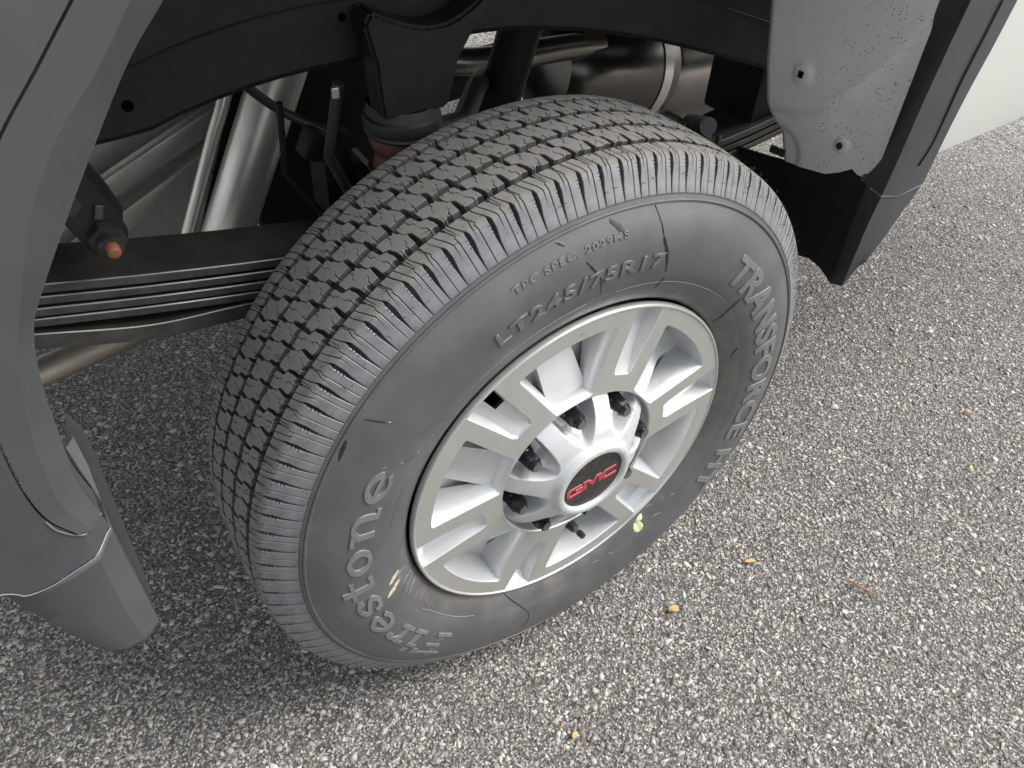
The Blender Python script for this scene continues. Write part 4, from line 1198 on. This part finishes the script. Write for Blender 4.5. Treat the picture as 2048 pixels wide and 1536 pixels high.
# axle and its neighbours
tube_obj('rear_axle', [(0, .10, ZC), (0, .3, ZC), (0, .62, ZC), (0, .80, ZC), (0, .95, ZC), (0, 1.1, ZC), (0, 1.25, ZC), (0, 1.75, ZC)], [.055, .052, .05, .09, .17, .17, .09, .05], 'blackpaint', truck, 28)
boxo('axle_seat', (0, .278, .49), (.22, .10, .09), 'blackpaint', .01)
tube_obj('shock_absorber', [(.215, .40, .90), (.1565, .40, .7515), (.128, .40, .661), (.07, .40, .50)], [.029, .0285, .0285, .034], 'blackpaint', truck, 24)
tube_obj('brake_hose', [(-.16, .25, .80), (-.175, .26, .72), (-.15, .27, .66), (-.16, .25, .60), (-.13, .24, .55)], .006, 'black', truck, 8)
tube_obj('brake_line', [(-.20, .32, .76), (-.205, .32, .68), (-.17, .31, .62), (-.155, .27, .585), (-.13, .26, .54)], .004, 'blackpaint', truck, 8)
boxo('axle_bracket', (-.14, .34, .645), (.05, .06, .13), 'blackpaint', .022)
boxo('dark_backing', (-.085, .56, .60), (.19, .02, .40), 'blackpaint', .006)  # black plate added to keep the gap beside the tail pipe dark
tube_obj('brake_caliper', [(-.17, .22, .56), (-.12, .225, .60), (-.06, .225, .62)], [.03, .036, .03], 'bore', truck, 14)
# exhaust run, muffler and shield under the floor to the front
exhaust('exhaust_pipe', [(-.3, .64, .70), (.05, .62, .668), (.20, .60, .6355), (.39, .60, .627), (.47, .61, .615)], .021, 'steeld')
mf = tube_obj('muffler', [(.385, .67, .570), (.398, .67, .567), (.43, .67, .561), (.62, .68, .527), (.66, .68, .520), (.68, .68, .516)], [.03, .080, .104, .104, .09, .03], 'muffler', truck, 40, 40)
tube_obj('muffler_band', [(.600, .6795, .5305), (.622, .6805, .5265)], .1065, 'steel', mf, 40, 40)
sc_ = []
for a in np.linspace(R(100), R(300), 24):
    sc_.append(np.array([(x, .70+.105*math.cos(a), .50-.06*(x-.64)+.105*math.sin(a)) for x in np.linspace(.64, 1.1, 10)]))
loft('exhaust_shield', sc_, 'steeld', truck, 60, .002)
boxo('rail_gusset', (.505, .30, .665), (.06, .10, .11), 'blackpaint', .006)
tube_obj('hose', [(-.03, .30, .70), (.03, .33, .685), (.08, .38, .70), (.13, .44, .685)], .014, 'black', truck, 12)
tube_obj('drive_shaft', [(.12, .98, .42), (.6, .98, .45), (1.8, .98, .52)], .045, 'blackpaint', truck, 24)

for x in (-.30, -.06, .18, .34):
    z = float(np.interp(x, lowp[:, 0], lowp[:, 1])); bm = bmesh.new(); boxbm(bm, (x, .2345, z+.112), (.016, .008, .020), None, .002); bm_obj('cable_clip', bm, 'black', truck, 30)
tube_obj('wiring_loom', [tuple(p) for p in resample([(-.50, .2335, .905), (-.30, .2335, .911), (-.06, .2330, .936), (.18, .2335, .908), (.34, .2335, .862), (.47, .236, .815)], 50)], .0048, 'black', truck, 8)
tube_obj('brake_line', [tuple(p) for p in resample([(-.25, .36, .80), (-.19, .36, .735), (-.135, .33, .70), (-.105, .31, .645), (-.11, .28, .60), (-.16, .26, .575)], 30)], .0055, 'black', truck, 8)
bm = bmesh.new(); boxbm(bm, (-.165, .335, .70), (.020, .03, .034), Matrix.Rotation(.5, 3, 'Y'), .004); boxbm(bm, (-.120, .30, .665), (.014, .03, .026), Matrix.Rotation(-.4, 3, 'Y'), .003); bm_obj('line_bracket', bm, 'blackpaint', truck, 30)
tube_obj('line_union', [(-.128, .32, .69), (-.113, .315, .668)], .0085, 'springedge', truck, 6)
# weld bead along the bump stop bracket
bm = bmesh.new()
for k in range(34):
    u = k/33; x = -.140+(.126)*u; z = .872-.020*math.sin(PI*u)+.002*rng.normal()*.3; tube(bm, [(x-.0025, .2368, z), (x+.0025, .2368, z)], [.0022, .0030], 7)
bm_obj('weld_bead', bm, 'blackpaint', truck, 60)

# far wheel and tyre (mostly hidden)
ft = lathe('tyre', [(1.66, .23), (1.64, .30), (1.65, .36), (1.68, .390), (1.75, .396), (1.83, .390), (1.86, .36), (1.87, .30), (1.85, .23)], 'side', truck, 96, None, 30); ft.location = (0, 0, ZC); ft['label'] = 'tyre of the far rear wheel'

# ================================================================= leaves and litter
def leaf_blade(L, Wd, curl, mat, name, loc, rot, label, cat, stem=0., pts=None, n=9):
    V = []; F = []
    for i in range(n):
        u = i/(n-1); hw = Wd/2*math.sin(PI*min(1, u*.92+.06))**.75
        if pts: hw = Wd/2*np.interp(u, [p[0] for p in pts], [p[1] for p in pts])
        for s in (-1, -.5, 0, .5, 1): V.append((u*L, s*hw, curl*u*(1-u)*L*2+abs(s)*hw*.25))
    for i in range(n-1):
        for k_ in range(4): F.append((i*5+k_, i*5+k_+1, (i+1)*5+k_+1, (i+1)*5+k_))
    if stem:
        b0 = len(V)
        for q in range(4):
            u = q/3; x = -stem*u; z = .0008+.002*math.sin(u*3)
            V += [(x, .0005, z), (x, -.0005, z), (x, 0, z+.0009)]
        for q in range(3):
            for k_ in range(3): F.append((b0+q*3+k_, b0+q*3+(k_+1) % 3, b0+(q+1)*3+(k_+1) % 3, b0+(q+1)*3+k_))
    o = mesh(name, V, F, mat, None, smooth=60)
    md = o.modifiers.new('solid', 'SOLIDIFY'); md.thickness = .0004
    o.location = loc; o.rotation_euler = rot; o['label'] = label; o['category'] = cat
    return o
lf = side_pt(.226, R(-57), .0); 
M['leafg'].node_tree.nodes['Principled BSDF'].inputs['Subsurface Weight'].default_value = 0.0
gl_ = leaf_blade(.026, .0165, .06, 'leafg', 'leaf', (0, 0, 0), (0, 0, 0), 'small pale green leaf sprig stuck to the tyre at the rim edge', 'leaf')
gl_.matrix_world = Matrix.Translation((.1140, -.0168, ZC-.1790)) @ Matrix.Rotation(R(66), 4, 'Y') @ Matrix.Rotation(R(90), 4, 'X') @ Matrix.Rotation(R(-9), 4, 'Y')
gm = leaf_blade(.016, .011, .06, 'leafg', 'leaf_lobe', (0, 0, 0), (0, 0, 0), '', 'leaf'); del gm['label']; del gm['category']; gm.parent = gl_
gm.matrix_local = Matrix.Translation((.001, .001, .0012)) @ Matrix.Rotation(R(130), 4, 'Z')
leaf_blade(.017, .014, .12, 'leafo', 'dry_leaf', (.190, -.082, .0072), (.08, .1, R(150)), 'tan dry leaf with a long thin stem lying near the tyre', 'leaf', .030, [(0, .3), (.2, .9), (.35, .7), (.55, 1), (.75, .7), (1, .4)])
leaf_blade(.010, .006, .1, 'leafy', 'dry_leaf', (.875, -.148, .0068), (.1, .0, R(40)), 'tiny yellow leaf fragment alone on the asphalt at the right', 'leaf')
leaf_blade(.013, .008, .1, 'leafo', 'dry_leaf', (1.015, -.054, .0068), (.0, .1, R(100)), 'small orange leaf fragment, farthest out from the tyre', 'leaf')
leaf_blade(.012, .008, .1, 'leafo', 'dry_leaf', (-.076, -.159, .0068), (.0, .1, R(20)), 'small orange leaf fragment close to the bottom edge of the photo', 'leaf')
leaf_blade(.022, .006, .1, 'leafo', 'dry_leaf', (.345, -.072, .0070), (.0, .05, R(-25)), 'narrow reddish leaf sliver between the tan leaf and the brown twig', 'leaf')
tw = tube_obj('twig', [tuple(p) for p in resample([(.470, -.191, .0075), (.474, -.207, .0086), (.481, -.222, .0078), (.487, -.241, .0076)], 14)], [.0012, .0018, .0014, .0022, .0016, .0013, .0019, .0015, .0018, .0013, .0016, .0012, .0010, .0006], 'twig', None, 7)
tw['label'] = 'short reddish brown twig lying on the asphalt'; tw['category'] = 'twig'
for o in list(sc.objects):
    if o.name.startswith('dry_leaf'): o['group'] = 'dry leaf bits on the asphalt'
